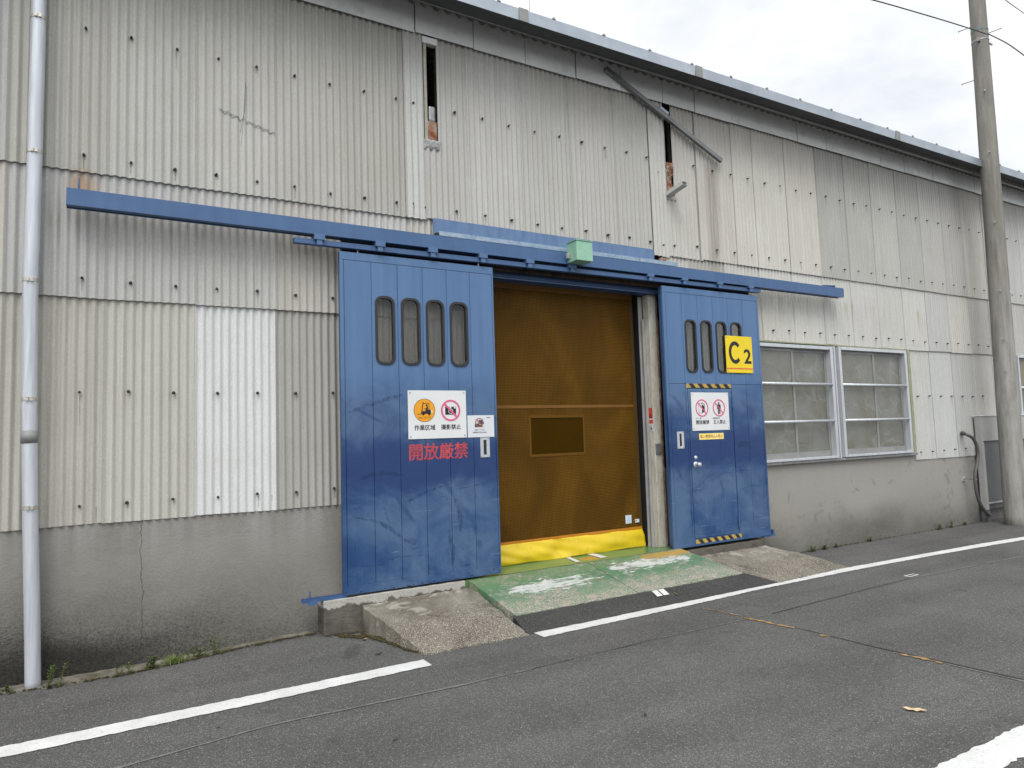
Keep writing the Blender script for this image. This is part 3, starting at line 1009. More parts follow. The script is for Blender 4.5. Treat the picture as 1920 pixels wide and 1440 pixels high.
CREAM, GREY, PALE = (.50, .475, .43), (.385, .38, .355), (.55, .54, .52)
T1b, T1t = 3.775, 5.695
T2b = 2.80
T3b = 1.098
jl = [-3.33, -2.695, -2.06, -1.425, -.79, -.155, .479, 1.113, 1.735]
t1 = {.479: (.455, .445, .41), -.155: (.435, .43, .395), -.79: (.40, .39, .355), 1.113: (.43, .42, .385), 1.735: (.40, .39, .355)}
for a, b_ in zip(jl, jl[1:] + [2.32]):
    sheet(a, b_, T1b, T1t, 1, t1.get(a))
sheet(2.32, 2.50, T1b, T1t, 1, (.50, .50, .475), .035, -.012)
sheet(2.50, 3.01, 3.795, T1t, 1, (.44, .43, .40), notch=(2.683, 4.59))
for a, b_, c in ((3.01, 3.645, None), (3.645, 4.28, (.44, .43, .40)), (4.28, 4.915, None), (4.915, 5.44, (.43, .42, .39))):
    sheet(a, b_, 3.795, T1t, 1, c)
sheet(5.44, 5.68, 3.735, T1t, 1, (.50, .49, .455), .01, -.012)
sheet(5.66, 6.22, 3.755, T1t, 1, (.49, .47, .43), notch=(5.845, 4.50))
jr = [6.22, 6.87, 7.268, 7.92, 8.605, 9.257, 9.905, 10.56, 11.21, 11.86, 12.51, 13.17, 13.82, 14.47, 15.12, 15.78, 16.43, 17.08, 17.73, 18.4, 19.2, 20.0]
ct = [CREAM, (.52, .50, .455), (.525, .505, .46), (.515, .49, .445), GREY, (.405, .40, .37), (.43, .425, .395), (.395, .39, .365), (.415, .405, .38), (.40, .39, .37)]
for i, (a, b_) in enumerate(zip(jr, jr[1:])):
    sheet(a, b_, 3.768, T1t, 1, ct[i] if i < len(ct) else None)
# middle tier
for a, b_ in zip(jl, jl[1:] + [2.37]):
    sheet(a, b_, T2b, T1b + .12, 2)
sheet(2.37, 2.66, T2b, T1b + .12, 2, (.47, .455, .41), .0)
j2 = [6.0, 6.65, 7.30, 7.953, 8.605, 9.257, 9.909, 10.56, 11.21, 11.86, 12.51, 13.17, 13.82, 14.47, 15.12, 15.78, 16.43, 17.08, 17.73, 18.4, 19.2, 20.0]
c2 = [(.40, .385, .345), (.50, .485, .445), (.52, .505, .465), (.53, .52, .48), (.50, .495, .465), (.49, .48, .455), (.48, .475, .445), (.50, .49, .46)]
sheet(5.62, 6.0, T2b, T1b + .12, 2, (.49, .47, .43))
for i, (a, b_) in enumerate(zip(j2, j2[1:])):
    sheet(a, b_, T2b - .008 * (i % 2), T1b + .12, 2, c2[i] if i < len(c2) else None)
# bottom tier
c3 = {.479: (.60, .60, .59), 1.113: (.355, .345, .315), -.155: (.46, .445, .40), -.79: (.42, .40, .355)}
for a, b_ in zip(jl, jl[1:] + [2.37]):
    sheet(a, b_, T3b - .006 * random.random(), T2b + .11, 3, c3.get(a))
sheet(2.37, 2.93, T3b, T2b + .11, 3)
sheet(5.62, 6.35, T3b + .03, T2b + .11, 3)
sheet(6.35, 6.97, T3b + .03, T2b + .11, 3)
for a, b_ in zip([10.615, 11.21, 11.86, 12.51, 13.17], [11.21, 11.86, 12.51, 13.17, 13.87]):
    sheet(a, b_, T3b - .01, T2b + .10, 3, {10.615: (.47, .465, .44), 11.21: (.465, .47, .455)}.get(a))
for a, b_ in zip([17.35, 18.0, 18.65, 19.3], [18.0, 18.65, 19.3, 20.0]):
    sheet(a, b_, T3b, T2b + .10, 3)

# bolts through the sheets
bolt_bm = bmesh.new()
cyl(bolt_bm, (0, -.007, 0), (0, .010, 0), .0135, .0155, 10)
cyl(bolt_bm, (0, -.020, 0), (0, -.006, 0), .0072, .0078, 6)
bolt_me = bpy.data.meshes.new("bolt")
bmesh.ops.recalc_face_normals(bolt_bm, faces=bolt_bm.faces)
bolt_bm.to_mesh(bolt_me)
bolt_bm.free()
bolt_me.materials.append(M_BOLT)
SP = .3175
spots = []
for k in range(-3, 6):
    for z in (2.084, 2.94, 1.237):
        spots.append((k * SP + .012, z))
for k in list(range(-3, 8)) + list(range(9, 18)):
    spots += [(k * SP + .01, 3.902), (k * SP + .012, 4.926)]
spots += [(2.40, 3.91), (2.52, 3.90), (2.42, 4.93), (5.56, 4.76), (5.80, 4.75), (5.60, 3.87), (5.79, 3.885)]
for k in range(-3, 19):
    x = 7.152 + k * .3259
    spots += [(x, 3.922), (x, 4.949)]
    if x > 7.4:
        spots.append((x, 2.943))
for k in range(11, 19):
    x = 6.853 + k * .3259
    spots += [(x, 2.075), (x - .03, 1.21)]
for k in range(20, 25):
    spots += [(7.152 + k * .3259, 3.922), (7.152 + k * .3259, 4.949)]
spots = [s for s in spots if s[0] > -1.0]
spots.sort(key=lambda s: abs(s[0] - .5) + .2 * abs(s[1] - 2))
rest = bmesh.new()
for i, (x, z) in enumerate(spots):
    host = None
    for o, x0, x1, z0, z1 in SHEETS:
        if x0 <= x < x1 and z0 <= z <= z1:
            host = o if host is None or z - z0 < 99 else host
    if host is None:
        continue
    yb = -.014 + (.010 if z < 2.85 else 0)
    jx, jz = random.uniform(-.008, .008), random.uniform(-.008, .008)
    if i < 100:
        b_ = bpy.data.objects.new("bolt", bolt_me)
        COL.objects.link(b_)
        b_.parent = host
        b_.location = (x + jx, yb, z + jz)
        s = random.uniform(.62, .88)
        b_.scale = (s, random.uniform(.8, 1.3), s)
        b_.rotation_euler = (random.uniform(-.15, .15), random.uniform(0, 3), random.uniform(-.2, .2))
    else:
        cyl(rest, (x + jx, yb - .007, z + jz), (x + jx, yb + .010, z + jz), .0095, .0115, 8)
        cyl(rest, (x + jx + random.uniform(-.004, .004), yb - .022, z + jz + random.uniform(-.004, .004)), (x + jx, yb - .006, z + jz), .006, .0065, 6)
tag(link("bolt", rest, M_BOLT, WH), kind='stuff')

# thin dark runs washed down from some of the bolts


def f_run(N, b):
    p = N.pos()
    nt = N.nt
    ms = N.n('ShaderNodeMixShader', {0: N.ramp(N.noise(N.scaled(p, 60, 1, 14), 1.0, 3, .6), [(.3, .08), (.65, .6)])})
    nt.links.new(N.n('ShaderNodeBsdfTransparent').outputs[0], ms.inputs[1])
    nt.links.new(b.outputs[0], ms.inputs[2])
    nt.links.new(ms.outputs[0], nt.nodes['Material Output'].inputs[0])


M_RUN = material("rust_run", f_run, color=(.085, .06, .04), rough=.9)
bm = bmesh.new()
rr = random.Random(12)
for x, z in spots:
    if rr.random() < .42 and x < 13.2 and not (2.9 < x < 5.6 and z < 3.8):
        ln = rr.uniform(.03, .22) * (1.5 if rr.random() < .15 else .8)
        w = rr.uniform(.003, .008)
        yb = -.0185 + (.010 if z < 2.85 else 0)
        zt = z - .012
        ln = min(ln, zt - (3.80 if z > 3.8 else 2.83 if z > 2.85 else 1.13))
        if ln < .01:
            continue
        v = [bm.verts.new(q) for q in ((x - w, yb, zt), (x + w, yb, zt), (x + w * .5, yb - .001, zt - ln), (x - w * .3, yb - .001, zt - ln))]
        bm.faces.new(v)
tag(link("rust_runs", bm, M_RUN, WH), kind='stuff')

# scribbled crayon cross on one sheet
bm = bmesh.new()


def stroke(bm, pts, w, y=None):
    prev = None
    for i, (x, z) in enumerate(pts):
        yy = -.0045 + AMP * math.cos(2 * PI * x / .0635) - .0055 + .0088 * ((x - .479) / .69) if y is None else y
        xa, za = pts[max(i - 1, 0)]
        xb, zb = pts[min(i + 1, len(pts) - 1)]
        t = Vector((xb - xa, 0, zb - za)).normalized()
        nrm = Vector((-t.z, 0, t.x)) * w / 2
        cur = (bm.verts.new(Vector((x, yy, z)) + nrm), bm.verts.new(Vector((x, yy, z)) - nrm))
        if prev:
            bm.faces.new((prev[0], prev[1], cur[1], cur[0]))
        prev = cur


for rep in range(3):
    stroke(bm, [(.66 + .455 * k / 60, 4.472 - .125 * k / 60 + .014 * math.sin(k * (.8 + .17 * rep) + rep * 2) + .005 * rep) for k in range(61)], .0035)
for rep in range(2):
    stroke(bm, [(.872 - .034 * k / 30 + rep * .012 * math.sin(k * .2), 4.77 - .57 * k / 30) for k in range(31 - 6 * rep)], .0045)
tag(link("crayon_scribble", bm, M_CRAYON, WH), "grey crayon cross scribbled over two sheets")

# fascia boards under the roof edge
fj = [-3.33, -2.2, -1.1, .05, 1.2, 2.444, 3.095, 3.722, 4.389, 5.044, 5.688, 6.225, 6.885, 8.202, 8.851, 10.177, 10.822, 11.636, 12.29, 12.955, 13.8, 14.6, 15.7, 16.8, 18, 19, 20]
for a, b_ in zip(fj, fj[1:]):
    g = .004 + random.random() * .006
    yy = -.030 - random.random() * .006
    bm = B(a + g, b_ - g * .6, yy, yy + .008, 5.652 + random.uniform(-.006, .006), 6.02)
    link("fascia_panel", bm, M_FASCIA, WH)
link("fascia_backing", B(XL, XR, -.012, .012, 5.70, 6.05), M_RUST_SHADE, WH)

# roof: two corrugated slopes
bm = bmesh.new()
yr = [(-.34, 5.852), (0, 5.962), (7.0, 8.2), (14.2, 5.9)]
nx = int((XR - XL + .4) / .13 * 8)
rows = []
for y, z in yr:
    rows.append([bm.verts.new((XL - .2 + (XR - XL + .4) * i / nx, y, z + .021 * math.sin(2 * PI * (i / 8.0)))) for i in range(nx + 1)])
for j in range(len(yr) - 1):
    for i in range(nx):
        bm.faces.new((rows[j][i], rows[j][i + 1], rows[j + 1][i + 1], rows[j + 1][i]))
rf = link("roof", bm, M_ROOF, WH, True)
# cobwebbed dirt hanging under the scallops
# structure of the shell behind
bm = bmesh.new()
box(bm, XL, XR, 13.8, 14.0, -.3, 5.9)
box(bm, XL - .1, XL, .03, 14.0, -.3, 5.9)
box(bm, XR, XR + .1, .03, 14.0, -.3, 5.9)
link("shell_wall", bm, M_INT, WH)
# purlins and sheathing behind the cladding so that the shell is closed
bm = bmesh.new()
box(bm, XL, 2.53, .06, .10, 1.22, 5.65)
box(bm, 2.70, 5.67, .06, .10, 3.50, 5.65)
box(bm, 5.86, XR, .06, .10, 2.86, 5.65)
box(bm, 2.53, 2.98, .06, .10, 1.22, 4.58)
box(bm, 5.60, 7.0, .06, .10, 1.20, 2.86)
box(bm, 5.60, 5.86, .06, .10, 2.86, 4.48)
box(bm, 10.60, 13.90, .06, .10, 1.20, 2.86)
box(bm, 17.3, XR, .06, .10, 1.20, 2.86)
link("sheathing", bm, M_RUST_SHADE, WH)

# slots torn in the cladding, rusty steel inside
bm = bmesh.new()
box(bm, 2.545, 2.575, .0, .16, 4.60, 5.60)
link("rusty_angle", bm, weather("stained_angle", (.28, .25, .20), (.40, .38, .33), .85, 0, 16, .2, dirt=((.16, .075, .03), .85), stretch=(2, 2, .7)), WH)
bm = B(2.580, 2.680, .012, .12, 4.605, 4.795, .006)
link("rusty_bracket", bm, M_RUST, WH)
bm = B(2.60, 2.678, .025, .14, 4.80, 4.96, .02)
link("torn_lining", bm, M_STEEL, WH)
bm = bmesh.new()
bmesh.ops.create_grid(bm, x_segments=24, y_segments=10, size=.5)
for v in bm.verts:
    a, c = v.co.x, v.co.y
    edge = max(abs(a), abs(c)) * 2
    v.co = Vector((2.62 + a * .19, -.020 + .012 * edge ** 3 + random.uniform(-.005, .004), 4.545 + c * .10 + random.uniform(-.006, .006)))
link("sealant", bm, M_SEALANT, WH, True)
link("slot_cap", B(2.535, 2.69, -.010, .05, 5.585, 5.65), M_FASCIA, WH)
bm = bmesh.new()
box(bm, 5.682, 5.712, -.006, .16, 4.42, 5.55)
link("slot_angle", bm, M_STEEL, WH)
bm = bmesh.new()
bmesh.ops.create_grid(bm, x_segments=10, y_segments=26, size=.5)
for v in bm.verts:
    a, c = v.co.x, v.co.y
    v.co = Vector((5.775 + a * .13, .018 - .022 * math.sin((c + .5) * 9) + random.uniform(-.012, .012), 4.70 + c * .46 + random.uniform(-.008, .008)))
link("rusty_bracket", bm, M_RUST, WH)
link("sealant", B(5.67, 5.86, -.015, .03, 4.455, 4.50, .01), M_SEALANT, WH)

# lintel, gap shade board, flashing above the opening
bm = bmesh.new()
box(bm, 2.95, 5.62, .03, .045, 3.30, 3.52)
box(bm, 2.95, 5.62, -.02, .03, 3.268, 3.282)
box(bm, 2.95, 5.62, .045, .14, 3.268, 3.282)
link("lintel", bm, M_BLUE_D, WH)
link("gap_shade_board", B(1.68, 7.0, -.052, -.022, 3.335, 3.53), M_RUST_SHADE, WH)  # added dark board, stands in for the deep shade behind the rail
link("flashing", B(2.60, 5.44, -.024, -.016, 3.50, 3.80), M_HOOD, WH)
bm = bmesh.new()
box(bm, 2.62, 5.72, -.115, -.030, 3.640, 3.648)
box(bm, 2.62, 5.72, -.115, -.108, 3.604, 3.640)
dc = link("drip_channel", bm, M_PEEL, WH)
link("channel_web", B(2.60, 5.70, -.095, -.032, 3.565, 3.636), M_RUST_SHADE, WH)
link("rusty_stub", B(5.50, 5.575, -.08, -.03, 3.655, 3.70, .004), M_RUST, WH)
link("rusty_stub", B(5.63, 5.68, -.09, -.03, 3.555, 3.60, .004), M_RUST, WH)

# door post and curtain guides
post = link("door_post", B(5.378, 5.488, .05, .155, .316, 3.27, .006), M_POST, WH)
link("post_flange", B(5.490, 5.522, .062, .075, .316, 3.27), M_RUST, post)
lt = link("latch_plate", B(5.383, 5.470, .038, .050, 1.385, 1.510, .002), M_STEEL, post)
link("guide_rail", B(5.318, 5.372, .160, .176, .316, 3.26, .003), M_GUIDE, WH)
link("guide_rail", B(5.335, 5.372, .120, .134, .316, 2.98, .003), M_GUIDE, WH)
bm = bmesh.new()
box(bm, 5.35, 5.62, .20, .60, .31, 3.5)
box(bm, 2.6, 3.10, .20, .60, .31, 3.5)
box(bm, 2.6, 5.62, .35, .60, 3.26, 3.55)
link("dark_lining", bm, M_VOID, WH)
link("door_post", B(3.0, 3.10, .05, .155, .316, 3.27, .006), M_POST, WH)


# windows in the concrete wall
def window(x0, x1, z0, z1, mid, film=None):
    f = bmesh.new()
    y0, y1 = -.045, .06
    box(f, x0, x0 + .052, y0, y1, z0, z1, .004)
    box(f, x1 - .056, x1, y0, y1, z0, z1, .004)
    box(f, x0 + .053, x1 - .057, y0, y1, z1 - .047, z1, .004)
    box(f, x0 + .053, x1 - .057, y0 - .01, y1, z0, z0 + .034, .004)
    fo = link("window", f, M_ALU, WH)
    for zc in (2.229, 1.723):
        bm = bmesh.new()
        cyl(bm, (x0 + .054, -.035, zc), (x1 - .058, -.035, zc), .020, None, 12)
        link("safety_bar", bm, M_ALU, fo, True)
    for k, (a, b_, yy) in enumerate(((x0 + .055, mid + .045, .018), (mid - .0, x1 - .058, .043))):
        s = bmesh.new()
        t = .042
        box(s, a, a + t, yy - .012, yy + .012, z0 + .036, z1 - .05, .002)
        box(s, b_ - t, b_, yy - .012, yy + .012, z0 + .036, z1 - .05, .002)
        box(s, a + t + .001, b_ - t - .001, yy - .012, yy + .012, z1 - .05 - t, z1 - .05, .002)
        box(s, a + t + .001, b_ - t - .001, yy - .012, yy + .012, z0 + .036, z0 + .108, .002)
        link("sash", s, M_SASH, fo)
        link("pane", B(a + t - .004, b_ - t + .004, yy - .002, yy + .003, z0 + .10, z1 - .055 - t + .008), film or M_FILM, fo)
    return fo


window(7.02, 8.665, 1.205, 2.762, 7.83)
window(8.80, 10.475, 1.208, 2.772, 9.66)
M_AMBER = weather('amber_window', (.12, .095, .045), (.16, .13, .07), .25, 0, 4, .5)
window(13.94, 15.55, 1.215, 2.815, 14.75, M_AMBER)
window(15.62, 17.25, 1.215, 2.815, 16.43, M_AMBER)
link("window_mullion", B(8.668, 8.797, .005, .03, 1.20, 2.78), M_GUIDE, WH)
link("mullion_rib", B(8.715, 8.745, -.025, .004, 1.20, 2.775, .004), M_ALU, WH)
link("window_trim", B(10.545, 10.612, -.012, .06, 1.185, 2.80), M_LICHEN, WH)
link("window_trim", B(7.0, 10.62, -.010, .05, 2.783, 2.798), M_LICHEN, WH)
link("window_reveal", B(10.478, 10.543, .03, .10, 1.20, 2.782), M_RUST_SHADE, WH)
link("window_trim", B(13.87, 13.935, -.01, .06, 1.185, 2.84), M_BLUE_D, WH)
link("window_sill", B(6.98, 10.60, -.035, .02, 1.168, 1.199, .003), M_STEEL, WH)
# dark blind behind the windows
link("blind", B(7.0, 10.6, .14, .16, 1.15, 2.86), M_INT, WH)
link("blind", B(13.9, 17.3, .14, .16, 1.15, 2.86), M_INT, WH)

# ------------------------------------------------------------------ gutter, downpipe
G = thing("gutter", "grey galvanised box gutter running along the eaves", "gutter")
bm = bmesh.new()
prof = [(-.30, 5.925), (-.30, 5.800), (-.46, 5.806), (-.468, 5.925), (-.450, 5.925), (-.447, 5.818), (-.312, 5.812), (-.312, 5.925)]
NG = 24
ring = []
for i in range(NG + 1):
    x = XL + (XR - XL) * i / NG
    rise = .0055 * (x - 3) if x > 3 else .0
    ring.append([bm.verts.new((x, y, z + rise)) for y, z in prof])
for r0, r1 in zip(ring, ring[1:]):
    for k in range(len(prof)):
        k2 = (k + 1) % len(prof)
        bm.faces.new((r0[k], r0[k2], r1[k2], r1[k]))
tr_ = link("trough", bm, M_GALV, G)
tr_.data.materials.append(weather("dark_underside", (.050, .051, .054), (.075, .076, .078), .7, 0, 3, .3))  # darker grey for the trough's downward faces
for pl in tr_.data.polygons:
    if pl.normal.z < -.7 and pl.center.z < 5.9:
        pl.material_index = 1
link("lip", B(XL, 2.9, -.476, -.452, 5.926, 5.934), M_GUT_D, G)
rise = lambda x: .0055 * (x - 3) if x > 3 else 0
for xc in (-.2, 3.445, 5.876, 9.93, 14.0):
    bm = bmesh.new()
    z = rise(xc)
    box(bm, xc - .055, xc + .055, -.472, -.464, 5.80 + z, 5.935 + z)
    link("joint_cover", bm, M_GUT_D, G)
for i in range(-3, 19):
    xc = 3.161 + .6515 * i
    bm = bmesh.new()
    z = rise(xc)
    box(bm, xc - .02, xc + .02, -.475, -.30, 5.927 + z, 5.934 + z)
    box(bm, xc - .011, xc + .011, -.474, -.455, 5.934 + z, 5.946 + z)
    link("hanger", bm, M_STEEL, G)
link("lip_wire", B(XL, 16, -.302, -.288, 5.795, 5.815), M_GUT_D, G)

D = thing("downpipe", "pale silver round downpipe strapped to the wall at far left", "downpipe")
pc = [(-.60, 5.80), (-.602, 5.0), (-.607, 4.0), (-.614, 3.18), (-.618, 2.9), (-.608, 2.0), (-.59, 1.22), (-.57, .6), (-.553, -.02)]
bm = bmesh.new()
tube(bm, spline([(x, -.085, z) for x, z in pc], 6), .0485, 24)
link("pipe", bm, M_PIPE, D, True)
for zc, xc in ((4.872, -.603), (3.842, -.609), (2.883, -.618), (2.021, -.608), (1.253, -.590)):
    bm = bmesh.new()
    cyl(bm, (xc, -.085, zc - .013), (xc, -.085, zc + .013), .0515, None, 24)
    box(bm, xc - .022, xc - .004, -.146, -.134, zc - .014, zc + .014)
    box(bm, xc + .004, xc + .022, -.146, -.134, zc - .014, zc + .014)
    box(bm, xc - .008, xc + .008, -.04, .02, zc - .010, zc + .010)
    link("strap", bm, M_BAND, D)
bm = bmesh.new()
cyl(bm, (-.605, -.085, 1.708), (-.606, -.085, 1.798), .0525, None, 24)
link("collar", bm, M_GUT_D, D, True)

# ------------------------------------------------------------------ sliding door track
T = thing("door_track", "long blue steel beam and hanger rail above the sliding doors", "door track")
bm = bmesh.new()
box(bm, -.402, 8.775, -.20, -.196, 3.445, 3.572)
box(bm, -.402, 8.775, -.196, -.095, 3.568, 3.572)
box(bm, -.402, 8.775, -.196, -.165, 3.445, 3.449)
box(bm, -.402, 8.775, -.110, -.095, 3.445, 3.568)
box(bm, -.404, -.402, -.20, -.095, 3.445, 3.572)
box(bm, -.402, 8.775, -.165, -.110, 3.452, 3.456)
link("beam", bm, M_BLUE, T)
rb = B(1.235, 7.08, -.178, -.120, 3.358, 3.405, .003)
for v in rb.verts:
    v.co.z += .004 * (v.co.x - 1.235)
link("hanger_rail", rb, M_BLUE, T)
for xc in (1.443, 1.992, 2.511, 3.047, 3.59, 4.12, 5.21, 5.739, 6.324, 6.873):
    bm = bmesh.new()
    dz = .004 * (xc - 1.235)
    box(bm, xc - .046, xc + .046, -.212, -.10, 3.396 + dz, 3.446 + min(dz, .002), .002)
    box(bm, xc - .024, xc + .024, -.206, -.179, 3.352 + dz, 3.395 + dz, .002)
    link("bracket", bm, M_BLUE_C, T)
bm = bmesh.new()
box(bm, -.335, -.325, -.13, -.004, 3.573, 3.63)
cyl(bm, (-.33, -.11, 3.573), (-.33, -.07, 3.70), .010, .004, 6)
link("end_bracket", bm, M_BLUE_D, T)
bm = bmesh.new()
bm.faces.new([bm.verts.new(q) for q in ((8.585, -.195, 3.573), (8.585, -.004, 3.573), (8.585, -.004, 3.645), (8.585, -.15, 3.610), (8.585, -.195, 3.60))])
e = bmesh.ops.extrude_face_region(bm, geom=list(bm.faces))
bmesh.ops.translate(bm, verts=[v for v in e['geom'] if isinstance(v, bmesh.types.BMVert)], vec=(.012, 0, 0))
link("end_bracket", bm, M_BLUE_D, T)

t = thing("control_box", "mint green metal box fixed on the blue beam above the opening", "box")
link("housing", B(4.055, 4.262, -.375, -.205, 3.452, 3.660, .004), M_MINT, t)
link("lid", B(4.047, 4.270, -.382, -.203, 3.661, 3.668), M_MINT, t)
bm = bmesh.new()
box(bm, 4.02, 4.054, -.26, -.225, 3.49, 3.55, .004)
link("cable_gland", bm, M_SEALANT, t)


# ------------------------------------------------------------------ sliding doors
YF = -.16           # door face


def planks(bm, seams, za, zb, slots, gap=.0022, y0=YF, y1=YF + .022, cut=None):
    for a, b_ in zip(seams, seams[1:]):
        hs = [rrect(*s, .062) for s in slots if a < (s[0] + s[1]) / 2 < b_]
        plate(bm, rect(a + gap, b_ - gap, za, zb), hs, y0, y1)


def slot_window(parent, s):
    a, b_, z0, z1 = s
    o = .016
    ring = plate(bmesh.new(), rrect(a - .006, b_ + .006, z0 - .006, z1 + .006, .068), [rrect(a + o, b_ - o, z0 + o, z1 - o, .05)], YF - .008, YF + .018)
    w = link("window", ring, M_RUBBER, parent)
    link("pane", P(rrect(a + o - .002, b_ - o + .002, z0 + o - .002, z1 - o + .002, .05), YF + .010, YF + .014), M_GLASS, w)
    # reveal through the door's thickness
    rv = plate(bmesh.new(), rrect(a - .004, b_ + .004, z0 - .004, z1 + .004, .066), [rrect(a + .004, b_ - .004, z0 + .004, z1 - .004, .058)], YF + .0225, YF + .062)
    link("reveal", rv, M_RUBBER, w)


def door_back(bm, x0, x1, z0, z1, slots):
    plate(bm, rect(x0, x1, z0, z1), [rrect(s[0] - .003, s[1] + .003, s[2] - .003, s[3] + .003, .066) for s in slots], YF + .024, YF + .062)


# left door
DL = thing("sliding_door", "left blue sliding door with four slot windows and red stencilled warning", "sliding door")
sl = [(1.952, 2.127, 2.333, 2.950), (2.199, 2.378, 2.334, 2.950), (2.446, 2.623, 2.334, 2.950), (2.692, 2.872, 2.333, 2.948)]
bm = bmesh.new()
planks(bm, [1.664, 1.914, 2.163, 2.411, 2.658, 2.907, 3.152], .412, 3.256, sl)
link("plank_panel", bm, M_DOOR, DL)
bm = bmesh.new()
door_back(bm, 1.632, 3.166, .345, 3.325, sl)
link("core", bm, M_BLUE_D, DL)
bm = bmesh.new()
box(bm, 1.628, 3.170, YF - .002, YF + .023, 3.259, 3.330, .002)
box(bm, 1.628, 3.170, YF - .003, YF + .023, .337, .410, .002)
box(bm, 1.628, 1.662, YF - .001, YF + .023, .4105, 3.2585, .0015)
box(bm, 3.154, 3.170, YF - .001, YF + .023, .4105, 3.2585, .0015)
link("frame", bm, M_DOOR, DL)
for s in sl:
    slot_window(DL, s)
bm = text_bm(bmesh.new(), "開放厳禁", 2.250, 2.843, 1.456, 1.606, YF - .0016, .003, .022)
tag(link("stencil_lettering", bm, M_RED, DL), "red stencilled characters")


def flush_pull(parent, x0, x1, z0, z1, name="flush_pull"):
    xa, xb = x0 + (x1 - x0) * .33, x0 + (x1 - x0) * .66
    za, zb = z0 + (z1 - z0) * .13, z1 - (z1 - z0) * .12
    bm = plate(bmesh.new(), rect(x0, x1, z0, z1), [rect(xa, xb, za, zb)], YF - .005, YF - .0005)
    h = link(name, bm, M_ALU, parent)
    link("recess", B(xa, xb, YF - .0015, YF - .0004, za, zb), M_RUBBER, h)
    bm = bmesh.new()
    for x in (x0 + .012, x1 - .012):
        for z in (z0 + .012, z1 - .012):
            cyl(bm, (x, YF - .0075, z), (x, YF - .003, z), .0045, None, 8)
    link("screws", bm, M_STEEL, h)


flush_pull(DL, 2.978, 3.079, 1.455, 1.644)
rc = bmesh.new()
r3 = random.Random(4)
for _ in range(26):
    x, z = r3.uniform(1.64, 3.15), .340 + abs(r3.gauss(0, .018))
    q = [(x + r3.uniform(.004, .014) * math.cos(a * PI / 3.5), z + r3.uniform(.002, .007) * math.sin(a * PI / 3.5)) for a in range(7)]
    rc.faces.new([rc.verts.new((a, YF - .0042, b_)) for a, b_ in q])
link("rust_chips", rc, M_RUST_SHADE, DL)
# hanger pins over the door
bm = bmesh.new()
for x in (1.80, 3.02):
    cyl(bm, (x, -.14, 3.33), (x, -.14, 3.37), .008, None, 8)
link("hanger_pin", bm, M_STEEL, DL)

M_SCUFF = None


def f_scuff(N, b):
    p = N.pos()
    nt = N.nt
    tr = N.n('ShaderNodeBsdfTransparent').outputs[0]
    ms = N.n('ShaderNodeMixShader', {0: N.ramp(N.noise(N.scaled(p, 30, 1, 12), 1.0, 4, .7), [(.36, 0), (.66, .42)])})
    nt.links.new(tr, ms.inputs[1])
    nt.links.new(b.outputs[0], ms.inputs[2])
    nt.links.new(ms.outputs[0], nt.nodes['Material Output'].inputs[0])


M_SCUFF = material("rubber_scuff", f_scuff, color=(.014, .042, .125), rough=.45)


def scuffs(parent, strokes):
    bm = bmesh.new()
    for pts, w in strokes:
        sp = spline([(x, 0, z) for x, z in pts], 8)
        n = len(sp) - 1
        prev = None
        for i, q in enumerate(sp):
            t = (sp[min(i + 1, n)] - sp[max(i - 1, 0)]).normalized()
            k = w * .5 * (math.sin(PI * min(max(i / n, .02), .98)) ** .6) * random.uniform(.75, 1.2)
            nr = Vector((-t.z, 0, t.x)) * k
            o = Vector((q.x, YF - .0026, q.z))
            cur = (bm.verts.new(o + nr), bm.verts.new(o - nr))
            if prev:
                bm.faces.new((prev[0], prev[1], cur[1], cur[0]))
            prev = cur
    link("scuff_mark", bm, M_SCUFF, parent)


scuffs(DL, [([(2.173, 1.068), (2.304, 1.123), (2.409, 1.164), (2.654, 1.228)], .030), ([(2.672, 1.164), (3.0, 1.202)], .010), ([(1.712, .992), (1.892, .952), (2.015, .89), (2.122, .804), (2.175, .765)], .034),
            ([(2.166, .757), (2.267, .73), (2.285, .693)], .05), ([(2.247, .659), (2.331, .676)], .012), ([(2.174, .68), (2.205, .663)], .01), ([(2.056, .688), (2.119, .659)], .009),
            ([(1.774, .567), (1.903, .563), (1.982, .558)], .012), ([(2.045, .593), (2.154, .61), (2.357, .595)], .010), ([(1.73, 1.057), (1.799, 1.084)], .008), ([(2.199, 1.036), (2.222, 1.0)], .009),
            ([(2.349, 1.068), (2.35, .99)], .006), ([(2.542, 1.111), (2.611, 1.106)], .008), ([(2.222, 1.233), (2.343, 1.182)], .014), ([(2.69, 1.087), (2.745, .913), (2.741, .77)], .05),
            ([(2.732, .451), (2.863, .462)], .022), ([(1.734, .793), (1.733, .702)], .012), ([(1.743, .489), (1.75, .431)], .012), ([(2.0, 1.06), (2.051, .887)], .012), ([(1.78, 1.31), (1.95, 1.36), (2.2, 1.33)], .04),
            ([(2.62, .80), (2.66, .62), (2.65, .47)], .045), ([(1.69, 1.9), (1.95, 1.99), (2.2, 2.06)], .04)])

